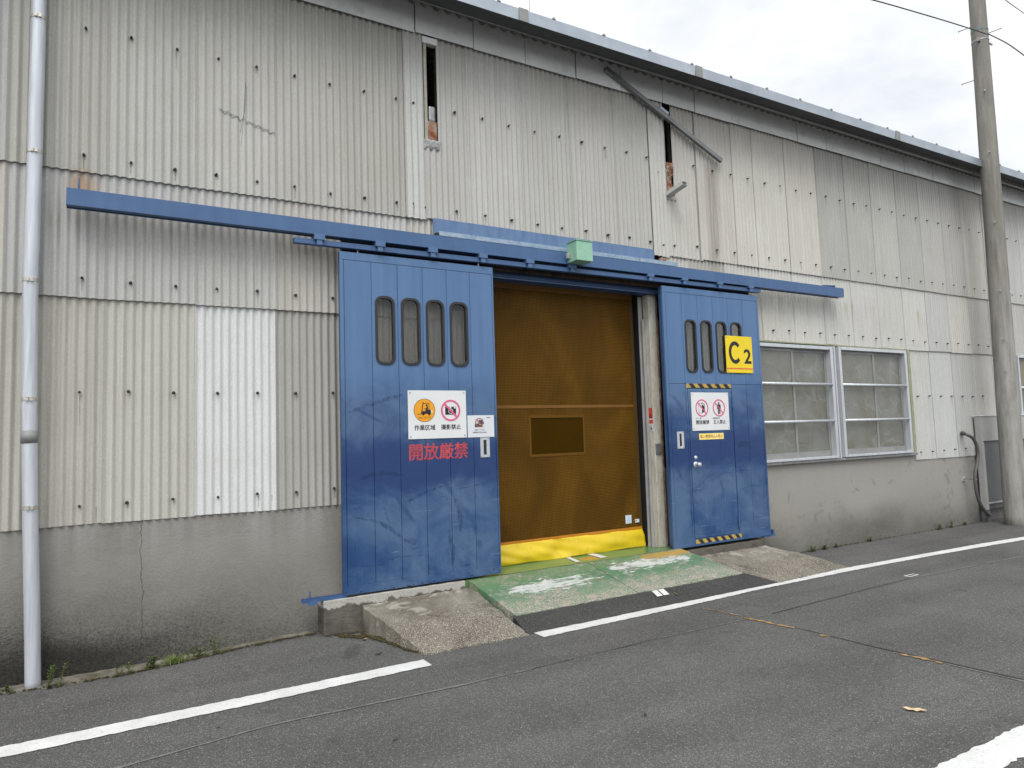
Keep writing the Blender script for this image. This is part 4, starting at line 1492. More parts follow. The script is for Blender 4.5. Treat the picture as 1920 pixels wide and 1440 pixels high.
# right door
DR = thing("sliding_door", "right blue sliding door with a small personnel door set into it", "sliding door")
sr = [(5.741, 5.914, 2.335, 2.957), (5.994, 6.173, 2.338, 2.960), (6.250, 6.427, 2.338, 2.963), (6.507, 6.690, 2.338, 2.966)]
WX0, WX1, WZ0, WZ1 = 5.735, 6.458, .402, 2.143          # personnel door
bm = bmesh.new()
ps = [5.451, 5.702, 5.955, 6.211, 6.468, 6.729, 6.994]
planks(bm, ps, 2.20, 3.264, sr)
for a, b_ in ((5.451, 5.702), (6.468, 6.729), (6.729, 6.994)):
    plate(bm, rect(a + .0022, b_ - .0022, .40, 2.196), [], YF, YF + .022)
link("plank_panel", bm, M_DOOR, DR)
bm = bmesh.new()
plate(bm, rect(5.412, 7.024, .345, 3.33), [rrect(s[0] - .003, s[1] + .003, s[2] - .003, s[3] + .003, .066) for s in sr] + [rect(WX0 - .012, WX1 + .012, WZ0 - .012, WZ1 + .012)], YF + .024, YF + .070)
link("core", bm, M_BLUE_D, DR)
bm = bmesh.new()
box(bm, 5.406, 7.026, YF - .002, YF + .023, 3.267, 3.338, .002)
box(bm, 5.406, 7.026, YF - .003, YF + .023, .318, .3985, .002)
box(bm, 5.406, 5.449, YF - .001, YF + .023, .399, 3.2665, .0015)
box(bm, 6.996, 7.026, YF - .001, YF + .023, .399, 3.2665, .0015)
box(bm, 5.704, WX0 - .006, YF - .001, YF + .0225, .399, 2.1965, .001)
box(bm, WX0 - .005, WX1 + .006, YF - .001, YF + .0225, WZ1 + .006, 2.1965, .001)
link("frame", bm, M_DOOR, DR)
for s in sr:
    slot_window(DR, s)
wd = bmesh.new()
for a, b_ in ((WX0 + .001, 5.975), (5.9765, 6.224), (6.2255, WX1 - .001)):
    plate(wd, rect(a, b_, WZ0 + .045, WZ1 - .042), [], YF - .001, YF + .03)
plate(wd, rect(WX0, WX1, WZ0 + .002, WZ0 + .0435), [], YF - .0018, YF + .03)
plate(wd, rect(WX0, WX1, WZ1 - .0405, WZ1 - .002), [], YF - .0018, YF + .03)
wk = link("wicket_door", wd, M_DOOR, DR)
kb = bmesh.new()
cyl(kb, (5.803, YF - .006, 1.252), (5.803, YF - .001, 1.252), .034, .036, 20)
cyl(kb, (5.803, YF - .05, 1.252), (5.803, YF - .006, 1.252), .013, None, 16)
cyl(kb, (5.803, YF - .075, 1.252), (5.803, YF - .045, 1.252), .022, .027, 20)
link("knob", kb, M_ALU, wk, True)
kb = bmesh.new()
cyl(kb, (5.803, YF - .014, 1.332), (5.803, YF - .001, 1.332), .021, .023, 18)
link("lock_cylinder", kb, M_ALU, wk, True)
for z0, z1 in ((1.916, 2.055), (.477, .619)):
    kb = bmesh.new()
    cyl(kb, (WX1 + .002, YF - .010, z0), (WX1 + .002, YF - .010, z1), .009, None, 10)
    box(kb, WX1 + .002, WX1 + .028, YF - .005, YF - .0015, z0, z1)
    link("hinge", kb, M_BLUE_D, wk)
scuffs(DR, [([(5.853, .979), (5.942, 1.06), (6.019, 1.116), (6.181, 1.142)], .014), ([(6.267, 1.129), (6.426, 1.129)], .012), ([(6.169, .653), (6.197, .861), (6.266, .944), (6.337, 1.054)], .012),
            ([(6.005, 1.251), (6.275, 1.234), (6.399, 1.193)], .010), ([(6.511, 1.151), (6.701, 1.14)], .010), ([(6.358, 1.0), (6.408, .992)], .009), ([(5.846, .885), (5.865, .815)], .012),
            ([(6.52, 1.42), (6.62, 1.47), (6.78, 1.40)], .09), ([(6.5, .9), (6.72, .95), (6.9, .93)], .02)])
flush_pull(DR, 5.531, 5.635, 1.446, 1.641)

# ------------------------------------------------------------------ hazard tape
for x0, x1, z0, z1, zb, lab in ((5.712, 6.456, 2.150, 2.199, 0, "black and yellow hazard tape above the small personnel door"),
                                (5.745, 6.498, .344, .391, 0, "black and yellow hazard tape strip below the small personnel door")):
    t = thing("hazard_tape", lab, "hazard tape")
    yy = YF - .0042
    link("backing", B(x0, x1, yy, yy + .0012, z0, z1), M_HYEL, t)
    n = 5 if z0 > 1 else 6
    per = (x1 - x0) / (n + .25)
    bm = bmesh.new()
    for k in range(n):
        a = x0 + per * (k + .28)
        w = per * .48
        sh = -.045
        q = [(a, z1), (a + w, z1), (min(a + w - sh, x1), z0), (a - sh, z0)]
        plate(bm, q, [], yy - .0012, yy + .0004)
    link("stripes", bm, M_HBLK, t)


# ------------------------------------------------------------------ signs
def board(t, x0, x1, z0, z1, mat, y=YF - .003, th=.004, screws=True):
    link("board", B(x0, x1, y - th, y, z0, z1, .0012), mat, t)
    if screws:
        for x in (x0 + .022, x1 - .022):
            for z in (z0 + .022, z1 - .022):
                bm = bmesh.new()
                cyl(bm, (x, y - th - .003, z), (x, y - th + .001, z), .0065, None, 10)
                link("screw", bm, M_STEEL, t)
    return y - th


def slash(bm, cx, cz, r, w, y0, y1, rz=None):
    rz = rz or r
    d = .7071
    n = .7071 * w / 2
    a = (cx - r * d, cz + rz * d)
    b_ = (cx + r * d, cz - rz * d)
    plate(bm, [(a[0] - n, a[1] - n), (b_[0] - n, b_[1] - n), (b_[0] + n, b_[1] + n), (a[0] + n, a[1] + n)], [], y0, y1)


# big white sign on the left door
t = thing("warning_sign", "large white sign on the left door with orange forklift disc and crossed-out camera", "sign")
yb = board(t, 2.241, 2.833, 1.650, 2.097, M_WHITE)
y0, y1 = yb - .0012, yb + .0006
bm = P(circ(2.403, 1.913, .107), y0, y1)
disc = link("orange_disc", bm, M_ORANGE, t)
bm = P(circ(2.403, 1.913, .1075), y0 - .0008, y1, [circ(2.403, 1.913, .1048)])
link("disc_rim", bm, M_BLACK, t)
fk = bmesh.new()
ya, yc = y0 - .001, y0 + .0004
FX, FZ = 2.403, 1.913
S_ = lambda pts: [(FX + a, FZ + c) for a, c in pts]
plate(fk, S_([(-.023, -.033), (-.023, -.008), (.008, -.008), (.012, .006), (.062, .006), (.064, -.028), (.06, -.033)]), [], ya, yc)     # chassis
plate(fk, S_([(-.036, -.036), (-.027, -.036), (-.009, .076), (-.016, .078)]), [], ya, yc)                                             # mast
plate(fk, S_([(-.074, -.038), (-.030, -.038), (-.030, -.031), (-.074, -.034)]), [], ya, yc)                                           # forks
plate(fk, S_([(-.010, .062), (.048, .062), (.048, .067), (-.010, .067)]), [], ya, yc)                                                 # roof
plate(fk, S_([(.042, .006), (.047, .006), (.047, .061), (.043, .061)]), [], ya, yc)
plate(fk, [(FX + .022 + a, FZ + .045 + c) for a, c in circ(0, 0, .010, 14)], [], ya, yc)                                              # driver
plate(fk, S_([(.013, .007), (.034, .007), (.036, .032), (.024, .035), (.014, .018), (-.004, .016), (-.004, .011), (.012, .011)]), [], ya, yc)
plate(fk, circ(FX - .012, FZ - .036, .012, 16), [], ya, yc)
plate(fk, circ(FX + .046, FZ - .036, .012, 16), [], ya, yc)
link("forklift_pictogram", fk, M_BLACK, t)
link("rear_mark", P(S_([(.066, -.026), (.080, -.026), (.078, .004), (.066, .004)]), ya, yc), M_WHITE, t)
bm = text_bm(bmesh.new(), "フォークリフト", 2.340, 2.468, 1.835, 1.855, ya, .0014, .012)
link("lettering", bm, M_BLACK, t)
bm = text_bm(bmesh.new(), "作業区域", 2.300, 2.508, 1.729, 1.778, y0, .0018, .022)
link("lettering", bm, M_BLACK, t)
bm = text_bm(bmesh.new(), "撮影禁止", 2.568, 2.772, 1.731, 1.779, y0, .0018, .022)
link("lettering", bm, M_BLACK, t)
CX, CZ = 2.669, 1.910
bm = P([(CX - .056, CZ - .040), (CX + .056, CZ - .040), (CX + .056, CZ + .035), (CX - .056, CZ + .035)], y0 - .0004, y1)
link("camera_pictogram", bm, M_BLACK, t)
bm = bmesh.new()
plate(bm, circ(CX, CZ - .008, .024, 24), [circ(CX, CZ - .008, .019, 24)], ya, yc - .0004)
plate(bm, rect(CX + .034, CX + .052, CZ + .018, CZ + .032), [], ya, yc - .0004)
plate(bm, rect(CX - .012, CX + .006, CZ + .020, CZ + .034), [], ya, yc - .0004)
link("camera_details", bm, M_WHITE, t)
bm = P(circ(CX, CZ, .101), y0 - .0016, y1, [circ(CX, CZ, .084)])
slash(bm, CX, CZ, .090, .018, y0 - .0022, y0 - .0002)
link("prohibition_ring", bm, M_PINK, t)

# small white notice
t = thing("notice", "small white paper notice beside the large sign, crossed-out pallet picture", "notice")
yb = board(t, 2.845, 3.134, 1.649, 1.860, M_PAPER, YF - .002, .002, False)
y0, y1 = yb - .001, yb + .0005
px, pz = 2.975, 1.790
link("picture_ground", P(rect(px - .050, px + .052, pz - .045, pz + .042), y0, y1), material("pale_green_print", color=(.45, .52, .48), rough=.6), t)
bm = bmesh.new()
plate(bm, [(px - .052, pz - .044), (px - .052, pz - .012), (px - .01, pz - .006), (px + .0, pz - .022), (px + .03, pz - .02), (px + .03, pz - .044)], [], y0 - .0006, y1)
plate(bm, [(px - .012, pz - .004), (px - .006, pz + .026), (px + .030, pz + .022), (px + .046, pz + .004), (px + .046, pz - .014), (px + .006, pz - .016)], [], y0 - .0006, y1)
link("pallet_pictogram", bm, material("dark_print", color=(.05, .055, .05), rough=.6), t)
bm = P(circ(px - .003, pz, .044, 28), y0 - .0014, y1, [circ(px - .003, pz, .036, 28)])
slash(bm, px - .003, pz, .040, .008, y0 - .0018, y0 - .0001)
link("prohibition_ring", bm, material("dull_red_print", color=(.36, .06, .09), rough=.6), t)
link("lettering", text_bm(bmesh.new(), "木製パレット及び", 2.918, 3.028, 1.713, 1.728, y0, .0014, .006), M_LOGO, t)
link("lettering", text_bm(bmesh.new(), "木製梱包材の持ち込み禁止", 2.897, 3.050, 1.689, 1.704, y0, .0014, .006), M_LOGO, t)
bm = bmesh.new()
for k in range(5):
    plate(bm, rect(3.052 + k * .0088, 3.0595 + k * .0088, 1.832, 1.839), [], y0, y1)
link("logo_bar", bm, M_LOGO, t)

# white sign on the personnel door
YD = YF - .0018
t = thing("warning_sign", "white square sign on the small personnel door, two crossed-out pictograms", "sign")
yb = board(t, 5.776, 6.394, 1.644, 2.095, M_WHITE, YD - .001)
y0, y1 = yb - .0012, yb + .0006
c1x, c1z, c2x = 5.943, 1.911, 6.225
bm = bmesh.new()
Q = lambda pts: [(c1x + a, c1z + c) for a, c in pts]
plate(bm, Q([(.0, -.062), (.045, -.040), (.045, .046), (.0, .068)]), [Q([(.005, .040), (.040, .022), (.040, .040), (.005, .060)])], y0 - .0004, y1)
plate(bm, Q([(-.050, -.062), (-.002, -.062), (-.002, -.059), (-.047, -.059), (-.047, .052), (-.002, .052), (-.002, .055), (-.050, .055)]), [], y0 - .0004, y1)
link("door_pictogram", bm, M_BLACK, t)
bm = bmesh.new()
R_ = lambda pts: [(c2x + a, c1z + c) for a, c in pts]
plate(bm, circ(c2x, c1z + .058, .012, 16), [], y0 - .0004, y1)
plate(bm, R_([(-.030, .036), (-.022, .042), (.022, .042), (.030, .036), (.031, -.012), (.023, -.012), (.021, .022), (.019, .022), (.019, -.076), (.004, -.076), (.003, -.014),
              (-.003, -.014), (-.004, -.076), (-.019, -.076), (-.019, .022), (-.021, .022), (-.023, -.012), (-.031, -.012)]), [], y0 - .0004, y1)
link("figure_pictogram", bm, M_BLACK, t)
for cx in (c1x, c2x):
    bm = P(circ(cx, c1z, .1035), y0 - .0016, y1, [circ(cx, c1z, .0895)])
    slash(bm, cx, c1z, .094, .013, y0 - .0022, y0 - .0002)
    link("prohibition_ring", bm, M_PINK, t)
link("lettering", text_bm(bmesh.new(), "開放厳禁", 5.840, 6.052, 1.719, 1.768, y0, .0018, .022), M_BLACK, t)
link("lettering", text_bm(bmesh.new(), "立入禁止", 6.122, 6.330, 1.719, 1.768, y0, .0018, .022), M_BLACK, t)
link("lettering", text_bm(bmesh.new(), "ドア・扉", 5.838, 5.922, 1.780, 1.798, y0, .0018, .004), M_BLACK, t)
link("lettering", text_bm(bmesh.new(), "関係者以外", 6.117, 6.235, 1.778, 1.797, y0, .0018, .004), M_BLACK, t)

t = thing("label_strip", "narrow yellow label with brown writing below the white sign on the personnel door", "label")
yb = board(t, 5.880, 6.284, 1.537, 1.609, M_YELLOW, YD - .001, .002, False)
t.children[0].data.materials[0] = weather("pale_yellow_label", (.80, .62, .16), (.85, .70, .25), .45, 0, 8)
link("lettering", text_bm(bmesh.new(), "個人携帯持込み禁止", 5.893, 6.270, 1.552, 1.596, yb - .001, .0016, .010), M_BROWNTXT, t)

t = thing("bay_sign", "yellow sign reading C2 at the top of the right door", "sign")
yb = board(t, 6.391, 6.860, 2.341, 2.798, M_YELLOW, YF - .009, .004)
y0, y1 = yb - .0012, yb + .0006
bm = bmesh.new()
cx, cz, rx, rz, th = 6.551, 2.592, .110, .140, .048
outer, inner = [], []
for k in range(41):
    a = math.radians(42 + (318 - 42) * k / 40)
    outer.append((cx + rx * math.cos(a), cz + rz * math.sin(a)))
    inner.append((cx + (rx - th * .93) * math.cos(a), cz + (rz - th) * math.sin(a)))
plate(bm, outer + inner[::-1], [], y0, y1)
text_bm(bm, "2", 6.712, 6.830, 2.463, 2.636, y0, .0018, .045)
link("lettering", bm, M_BLACK, t)
link("red_line", P(rect(6.394, 6.857, 2.386, 2.401), y0, y1), material("red_band", color=(.60, .10, .05), rough=.5), t)

# ------------------------------------------------------------------ mesh curtain
CT = thing("mesh_curtain", "orange mesh roll curtain with a yellow bottom skirt across the doorway", "curtain")
YC = .25


def cloth(x0, x1, z0, z1, nx, nz, fy):
    bm = bmesh.new()
    g = [[bm.verts.new((x0 + (x1 - x0) * i / nx, fy(x0 + (x1 - x0) * i / nx, z0 + (z1 - z0) * j / nz), z0 + (z1 - z0) * j / nz)) for i in range(nx + 1)] for j in range(nz + 1)]
    for j in range(nz):
        for i in range(nx):
            bm.faces.new((g[j][i], g[j][i + 1], g[j + 1][i + 1], g[j + 1][i]))
    return bm


wob = lambda x, z: YC + .006 * math.sin(x * 2.1 + z * .7) + .004 * math.sin(z * 2.6 + x * .9) + .0015 * math.sin(x * 13 + z * 3)
VX0, VX1, VZ0, VZ1 = 3.805, 4.510, 1.440, 1.845
# fabric built in four panels round the window opening
bm = bmesh.new()
for a, b_, c, d in ((3.10, VX0, .55, 3.35), (VX1, 5.30, .55, 3.35), (VX0, VX1, VZ1, 3.35), (VX0, VX1, .55, VZ0)):
    q = cloth(a, b_, c, d, 24, 30, wob)
    me = bpy.data.meshes.new("tmp")
    q.to_mesh(me)
    q.free()
    bm.from_mesh(me)
    bpy.data.meshes.remove(me)
bmesh.ops.remove_doubles(bm, verts=bm.verts, dist=.0006)
link("fabric", bm, M_CURT, CT, True)
link("window_pane", cloth(VX0, VX1, VZ0, VZ1, 16, 10, lambda x, z: wob(x, z) + .003), M_VINYL, CT, True)
bm = bmesh.new()
for a, b_, c, d in ((VX0 - .012, VX1 + .012, VZ1 - .008, VZ1 + .022), (VX0 - .012, VX1 + .012, VZ0 - .022, VZ0 + .006), (VX0 - .014, VX0 + .010, VZ0, VZ1), (VX1 - .010, VX1 + .014, VZ0, VZ1)):
    q = cloth(a, b_, c, d, 12, 4, lambda x, z: wob(x, z) - .004)
    me = bpy.data.meshes.new("tmp")
    q.to_mesh(me)
    q.free()
    bm.from_mesh(me)
    bpy.data.meshes.remove(me)
link("window_border", bm, material("border_tape", color=(.105, .048, .0042), rough=.55, spec=.15), CT, True)
link("seam_tape", cloth(3.10, 5.30, 1.945, 1.976, 30, 2, lambda x, z: wob(x, z) - .004), M_HEMD, CT, True)
link("top_tape", cloth(3.10, 5.30, 3.235, 3.35, 30, 2, lambda x, z: wob(x, z) - .004), M_HEMD, CT, True)
link("side_tape", cloth(5.245, 5.302, .55, 3.235, 2, 30, lambda x, z: wob(x, z) - .005), material("side_hem", color=(.06, .032, .005), rough=.55), CT, True)
link("hem", cloth(3.10, 5.295, .520, .553, 30, 2, lambda x, z: wob(x, z) - .006), M_HEM, CT, True)


def skirt_y(x, z):
    t = (.525 - z) / .205
    bul = .022 * math.sin(PI * min(max(t, 0), 1) * .8) + .012 * t
    wr = .004 * math.sin(x * 19 + z * 60) * max(0, math.sin(x * 2.2)) + .007 * math.sin(x * 3.1 + z * 15) * t + .006 * math.sin(x * 6.3 - z * 34 + 1.2) * t + .003 * math.sin(x * 11 + z * 49)
    pin = .030 * math.exp(-((x - 4.12) / .10) ** 2) * math.sin(PI * t)
    return YC - .008 - bul + wr * .8 + pin


bm = cloth(3.10, 5.295, .318, .525, 140, 18, skirt_y)
for v in bm.verts:
    t = (.525 - v.co.z) / .205
    if v.co.x > 5.15:
        v.co.x += .022 * t * (v.co.x - 5.15) / .145
    v.co.z += .004 * math.sin(v.co.x * 9) * t
sk = link("skirt", bm, M_SKIRT, CT, True)
md = sk.modifiers.new("thick", 'SOLIDIFY')
md.thickness = .003

t = thing("sticker", "upright white sticker with pale blue print low on the orange curtain", "sticker")
link("paper", B(5.048, 5.135, YC - .015, YC - .013, .600, .695), M_PAPER, t)
bm = bmesh.new()
plate(bm, circ(5.095, .662, .020, 20), [circ(5.095, .662, .011, 20)], YC - .0165, YC - .0145)
for k in range(3):
    plate(bm, rect(5.062, 5.122, .612 + k * .012, .616 + k * .012), [], YC - .0165, YC - .0145)
link("print", bm, M_PBLUE, t)
t = thing("sticker", "tiny white sticker at the orange curtain's lower right edge", "sticker")
link("paper", B(5.187, 5.250, YC - .015, YC - .013, .601, .640), M_PAPER, t)
link("print", P(circ(5.203, .621, .008, 12), YC - .0165, YC - .0145), M_BLACK, t)

# sticker on the door post's side (faces -x)
t = thing("warning_sticker", "red and white warning sticker with running figure on the cream door post", "sticker")


def side_plate(bm, pts, x0, x1):
    """plate in the yz plane facing -x"""
    f = bm.faces.new([bm.verts.new((x0, p[0], p[1])) for p in pts])
    e = bmesh.ops.extrude_face_region(bm, geom=[f])
    bmesh.ops.translate(bm, verts=[v for v in e['geom'] if isinstance(v, bmesh.types.BMVert)], vec=(x1 - x0, 0, 0))
    return bm


sy0, sy1 = .060, .130
link("paper", side_plate(bmesh.new(), [(sy0, 1.655), (sy1, 1.655), (sy1, 1.93), (sy0, 1.93)], 5.3755, 5.3775), M_PAPER, t)
bm = bmesh.new()
side_plate(bm, [(sy0, 1.805), (sy1, 1.805), (sy1, 1.93), (sy0, 1.93)], 5.3745, 5.376)
side_plate(bm, [(sy0, 1.745), (sy1, 1.745), (sy1, 1.790), (sy0, 1.790)], 5.3745, 5.376)
link("red_panel", bm, M_REDST, t)
bm = bmesh.new()
ym = (sy0 + sy1) / 2
side_plate(bm, [(ym - .026, 1.812), (ym - .004, 1.812), (ym - .004, 1.865)], 5.3735, 5.375)
side_plate(bm, [(ym + .004, 1.812), (ym + .026, 1.812), (ym + .004, 1.865)], 5.3735, 5.375)
side_plate(bm, [(ym - .004, 1.732), (ym + .004, 1.732), (ym + .003, 1.717), (ym - .003, 1.717)], 5.3735, 5.375)
side_plate(bm, [(ym + .004 + .007 * math.cos(a * PI / 5), 1.708 + .007 * math.sin(a * PI / 5)) for a in range(10)], 5.3735, 5.375)
for q in ([(ym - .006, 1.700), (ym + .010, 1.698), (ym + .004, 1.680), (ym - .006, 1.682)], [(ym - .006, 1.683), (ym + .002, 1.683), (ym - .018, 1.662), (ym - .024, 1.664)],
          [(ym - .002, 1.683), (ym + .005, 1.681), (ym + .014, 1.662), (ym + .008, 1.660)], [(ym + .008, 1.699), (ym + .022, 1.690), (ym + .020, 1.686), (ym + .006, 1.693)],
          [(ym - .006, 1.699), (ym - .020, 1.688), (ym - .017, 1.685), (ym - .004, 1.693)]):
    side_plate(bm, q, 5.3735, 5.375)
link("figure_pictogram", bm, M_BLACK, t)

# ------------------------------------------------------------------ loose steel on the wall
t = thing("fallen_batten", "thin grey steel channel hanging diagonally across the wall below the eaves", "steel channel")
p0, p1 = Vector((4.79, -.062, 5.842)), Vector((6.615, -.062, 5.075))
d = (p1 - p0)
ang = math.atan2(d.z, d.x)
mt = Matrix.Translation(p0) @ Matrix.Rotation(-ang, 4, 'Y')
L = d.length
bm = bmesh.new()
box(bm, 0, L, -.026, -.022, -.026, .026, mtx=mt)
box(bm, 0, L, -.022, .016, .022, .026, mtx=mt)
box(bm, 0, L, -.022, .016, -.026, -.022, mtx=mt)
box(bm, 0, .004, -.022, .016, -.022, .022, mtx=mt)
link("channel", bm, weather("dark_zinc", (.15, .155, .155), (.215, .22, .22), .5, .4, 8), t)
bm = bmesh.new()
box(bm, L * .43, L * .50, -.030, .040, .027, .060, mtx=mt)
link("clip", bm, M_GALV, t)

t = thing("pipe_stub", "open rectangular pale grey steel stub poking from the wall beside the rust", "steel stub")
a, b_ = Vector((5.715, .05, 4.50)), Vector((5.75, -.27, 4.575))
q = (b_ - a).to_track_quat('Y', 'Z').to_matrix().to_4x4()
mt = Matrix.Translation(a) @ q
bm = bmesh.new()
l = (b_ - a).length
for x0, x1, z0, z1 in ((-.045, .045, -.024, -.021), (-.045, .045, .021, .024), (-.045, -.042, -.021, .021), (.042, .045, -.021, .021)):
    box(bm, x0, x1, 0, l, z0, z1, mtx=mt)
link("tube", bm, weather("stub_paint", (.40, .41, .39), (.50, .50, .48), .6, 0, 20, dirt=((.18, .07, .03), .5)), t)
link("lining", B(-.041, .041, .02, l - .09, -.020, .020, mtx=mt), M_RUST, t)

# ------------------------------------------------------------------ utility pole and cables
UP = thing("utility_pole", "tall grey concrete utility pole standing on the verge at right", "utility pole")
pb, pt = Vector((12.345, -.52, -.1)), Vector((12.52, -.52, 9.6))
bm = bmesh.new()
n = 40
pts, rad = [], []
for i in range(n + 1):
    s = i / n
    pts.append(pb.lerp(pt, s))
    rad.append(.168 - .052 * s)
tube(bm, pts, rad, 32)
link("shaft", bm, M_POLE, UP, True)


def on_pole(z):
    s = (z + .1) / 9.7
    return pb.lerp(pt, s), .168 - .052 * s


for z, sgn in ((8.34, -1), (7.40, -1), (8.12, 1), (7.10, 0), (6.05, 0), (4.87, 0), (3.74, 0), (2.95, 0), (2.44, 0)):
    c, r = on_pole(z)
    a = Vector(((-.22, .97, 0), (-.88, -.47, 0), (.22, -.97, 0))[sgn + 1])
    a.normalize()
    bm = bmesh.new()
    ln = .17 if sgn else .05
    cyl(bm, c + a * (r - .02), c + a * (r + ln), .0075, None, 8)
    cyl(bm, c + a * (r + ln), c + a * (r + ln + .010), .014, None, 8)
    link("step_bolt", bm, M_STEEL, UP)
for z in (8.20, 8.02):
    c, r = on_pole(z)
    bm = bmesh.new()
    cyl(bm, c + Vector((0, 0, -.012)), c + Vector((0, 0, .012)), r + .004, None, 28)
    if z < 8.1:
        box(bm, c.x + r, c.x + r + .10, c.y - .03, c.y + .01, z - .02, z + .02)
        box(bm, c.x + r + .05, c.x + r + .16, c.y - .06, c.y - .04, z - .01, z + .015)
        box(bm, c.x - r - .05, c.x - r + .01, c.y - .06, c.y - .03, z - .05, z + .01)
    link("band", bm, material("band_green", color=(.10, .17, .15), rough=.6) if z > 8.1 else M_STEEL, UP)
for z0 in (2.02, ):
    c, r = on_pole(3.72)
    bm = bmesh.new()
    cyl(bm, c + Vector((.30, -.955, 0)).normalized() * (r - .01), c + Vector((.30, -.955, 0)).normalized() * (r + .004), .02, None, 16)
    link("number_disc", bm, M_WHITE, UP)


def cable(lab, pts, r=.008):
    bm = bmesh.new()
    tube(bm, spline(pts, 8), r, 8)
    return tag(link("cable", bm, M_WIRE, None, True), lab, "cable")


cp, cr_ = on_pole(8.05)
cable("black overhead cable sagging from upper left to the pole", [(5.0, -.7, 6.85), (7.2, -.7, 7.33), (9.05, -.7, 7.62), (10.1, -.7, 7.76), (11.25, -.7, 7.90), (12.35, -.70, 8.02)], .009)
cable("black overhead cable running down from the pole to the right frame edge", [(12.35, -.71, 8.02), (12.75, -.70, 8.04), (13.1, -.70, 8.03), (13.7, -.70, 7.96), (15.4, -.70, 7.72), (20, -.7, 7.5)], .009)
cable("thin cable crossing the sky in the top right corner", [(11.5, -.6, 9.12), (13.32, -.6, 8.968), (13.97, -.6, 8.918), (20, -.6, 8.5)], .006)

t = thing("lightning_rod", "thin grey rod standing up from the roof against the sky", "rod")
bm = bmesh.new()
cyl(bm, (5.76, 3.0, 6.6), (5.76, 3.0, 9.9), .010, .006, 8)
link("rod", bm, M_GUIDE, t)
link("foot", B(5.70, 5.82, 2.94, 3.06, 6.88, 6.98), M_STEEL, t)

# ------------------------------------------------------------------ cabinet and conduit
t = thing("metal_cabinet", "grey metal cabinet on the wall behind the utility pole", "cabinet")
bm = bmesh.new()
box(bm, 12.315, 12.36, -.125, -.03, .200, 1.735, .003)
box(bm, 12.362, 12.40, -.115, -.035, .200, 1.30, .003)
box(bm, 13.95, 14.0, -.125, -.03, .200, 1.735, .003)
box(bm, 12.361, 13.949, -.122, -.105, 1.325, 1.735, .002)
box(bm, 12.401, 13.949, -.115, -.08, .29, .315)
link("frame", bm, M_CABINET, t)
link("top", B(12.305, 14.01, -.135, -.01, 1.737, 1.752), M_WHITE, t)
link("recess_panel", B(12.402, 13.949, -.095, -.08, .316, 1.323), M_CABDARK, t)
link("back", B(12.361, 13.949, -.07, -.03, .20, 1.733), M_CABDARK, t)
bm = bmesh.new()
box(bm, 12.33, 12.42, -.115, -.02, -.03, .199)
box(bm, 12.20, 12.7, -.125, -.116, .085, .125)
link("foot", bm, M_CABDARK, t)
link("foot", B(13.93, 13.99, -.115, -.02, -.03, .199), M_CABDARK, t)

t = thing("conduit", "dark grey bent conduit coming out of the wall left of the cabinet", "conduit")
bm = bmesh.new()
tube(bm, spline([(11.98, .02, 1.47), (11.90, -.06, 1.462), (11.86, -.13, 1.44), (11.96, -.155, 1.39), (12.05, -.16, 1.29), (12.09, -.16, 1.14), (12.045, -.16, 1.0), (11.96, -.16, .84), (11.93, -.16, .70), (11.945, -.16, .52),
                     (12.00, -.16, .38), (12.09, -.155, .27), (12.20, -.15, .185), (12.30, -.15, .12)], 6), .025, 14)
link("tube", bm, M_CONDUIT, t, True)
bm = bmesh.new()
cyl(bm, (11.99, .02, 1.47), (11.925, -.045, 1.464), .036, .034, 14)
link("collar", bm, M_CONDUIT, t, True)
link("clip", B(11.915, 11.945, -.19, .021, .712, .732), M_STEEL, t)
link("clip_plate", B(11.90, 11.96, .008, .021, .69, .76), M_ALU, t)

# ------------------------------------------------------------------ verge, moss, weeds, litter
bm = bmesh.new()


def edging(pts, z=.012):
    bm = bmesh.new()
    prev = None
    for (x0, w0), (x1, w1) in zip(pts, pts[1:]):
        n = max(2, int((x1 - x0) * 22))
        for k in range(n):
            t = k / n
            x = x0 + (x1 - x0) * t
            w = w0 + (w1 - w0) * t + random.uniform(-.008, .008)
            h = gh(x, -.02) + z + random.uniform(-.003, .003)
            cur = [bm.verts.new((x, .03, h)), bm.verts.new((x, -w, h)), bm.verts.new((x, -w - .008, gh(x, -w) - .02))]
            if prev:
                bm.faces.new((prev[0], prev[1], cur[1], cur[0]))
                bm.faces.new((prev[1], prev[2], cur[2], cur[1]))
            prev = cur
    return bm


M_EDGE = weather("edge_mortar", (.075, .068, .052), (.20, .185, .15), .95, 0, 7, .1, dirt=((.045, .05, .02), .8))
structure("footing_edge", edging([(-3.3, .11), (-.75, .105), (-.34, .155), (.03, .150), (.78, .05), (1.45, .05)]), M_EDGE)


def moss_strip(spans, seed):
    rnd = random.Random(seed)
    bm = bmesh.new()
    for x0, x1, y0, y1, n in spans:
        for _ in range(n):
            s = rnd.random()
            x = x0 + (x1 - x0) * s
            y = y0 + (y1 - y0) * s - abs(rnd.gauss(0, .045 if n > 250 else .016)) + .008
            r = rnd.uniform(.004, .012)
            mt = Matrix.Translation((x, y, gh(x, y) + r * .2 + .008)) @ Matrix.Diagonal((1, rnd.uniform(.6, 1), rnd.uniform(.3, .6), 1))
            bmesh.ops.create_icosphere(bm, subdivisions=1, radius=r, matrix=mt)
    return bm


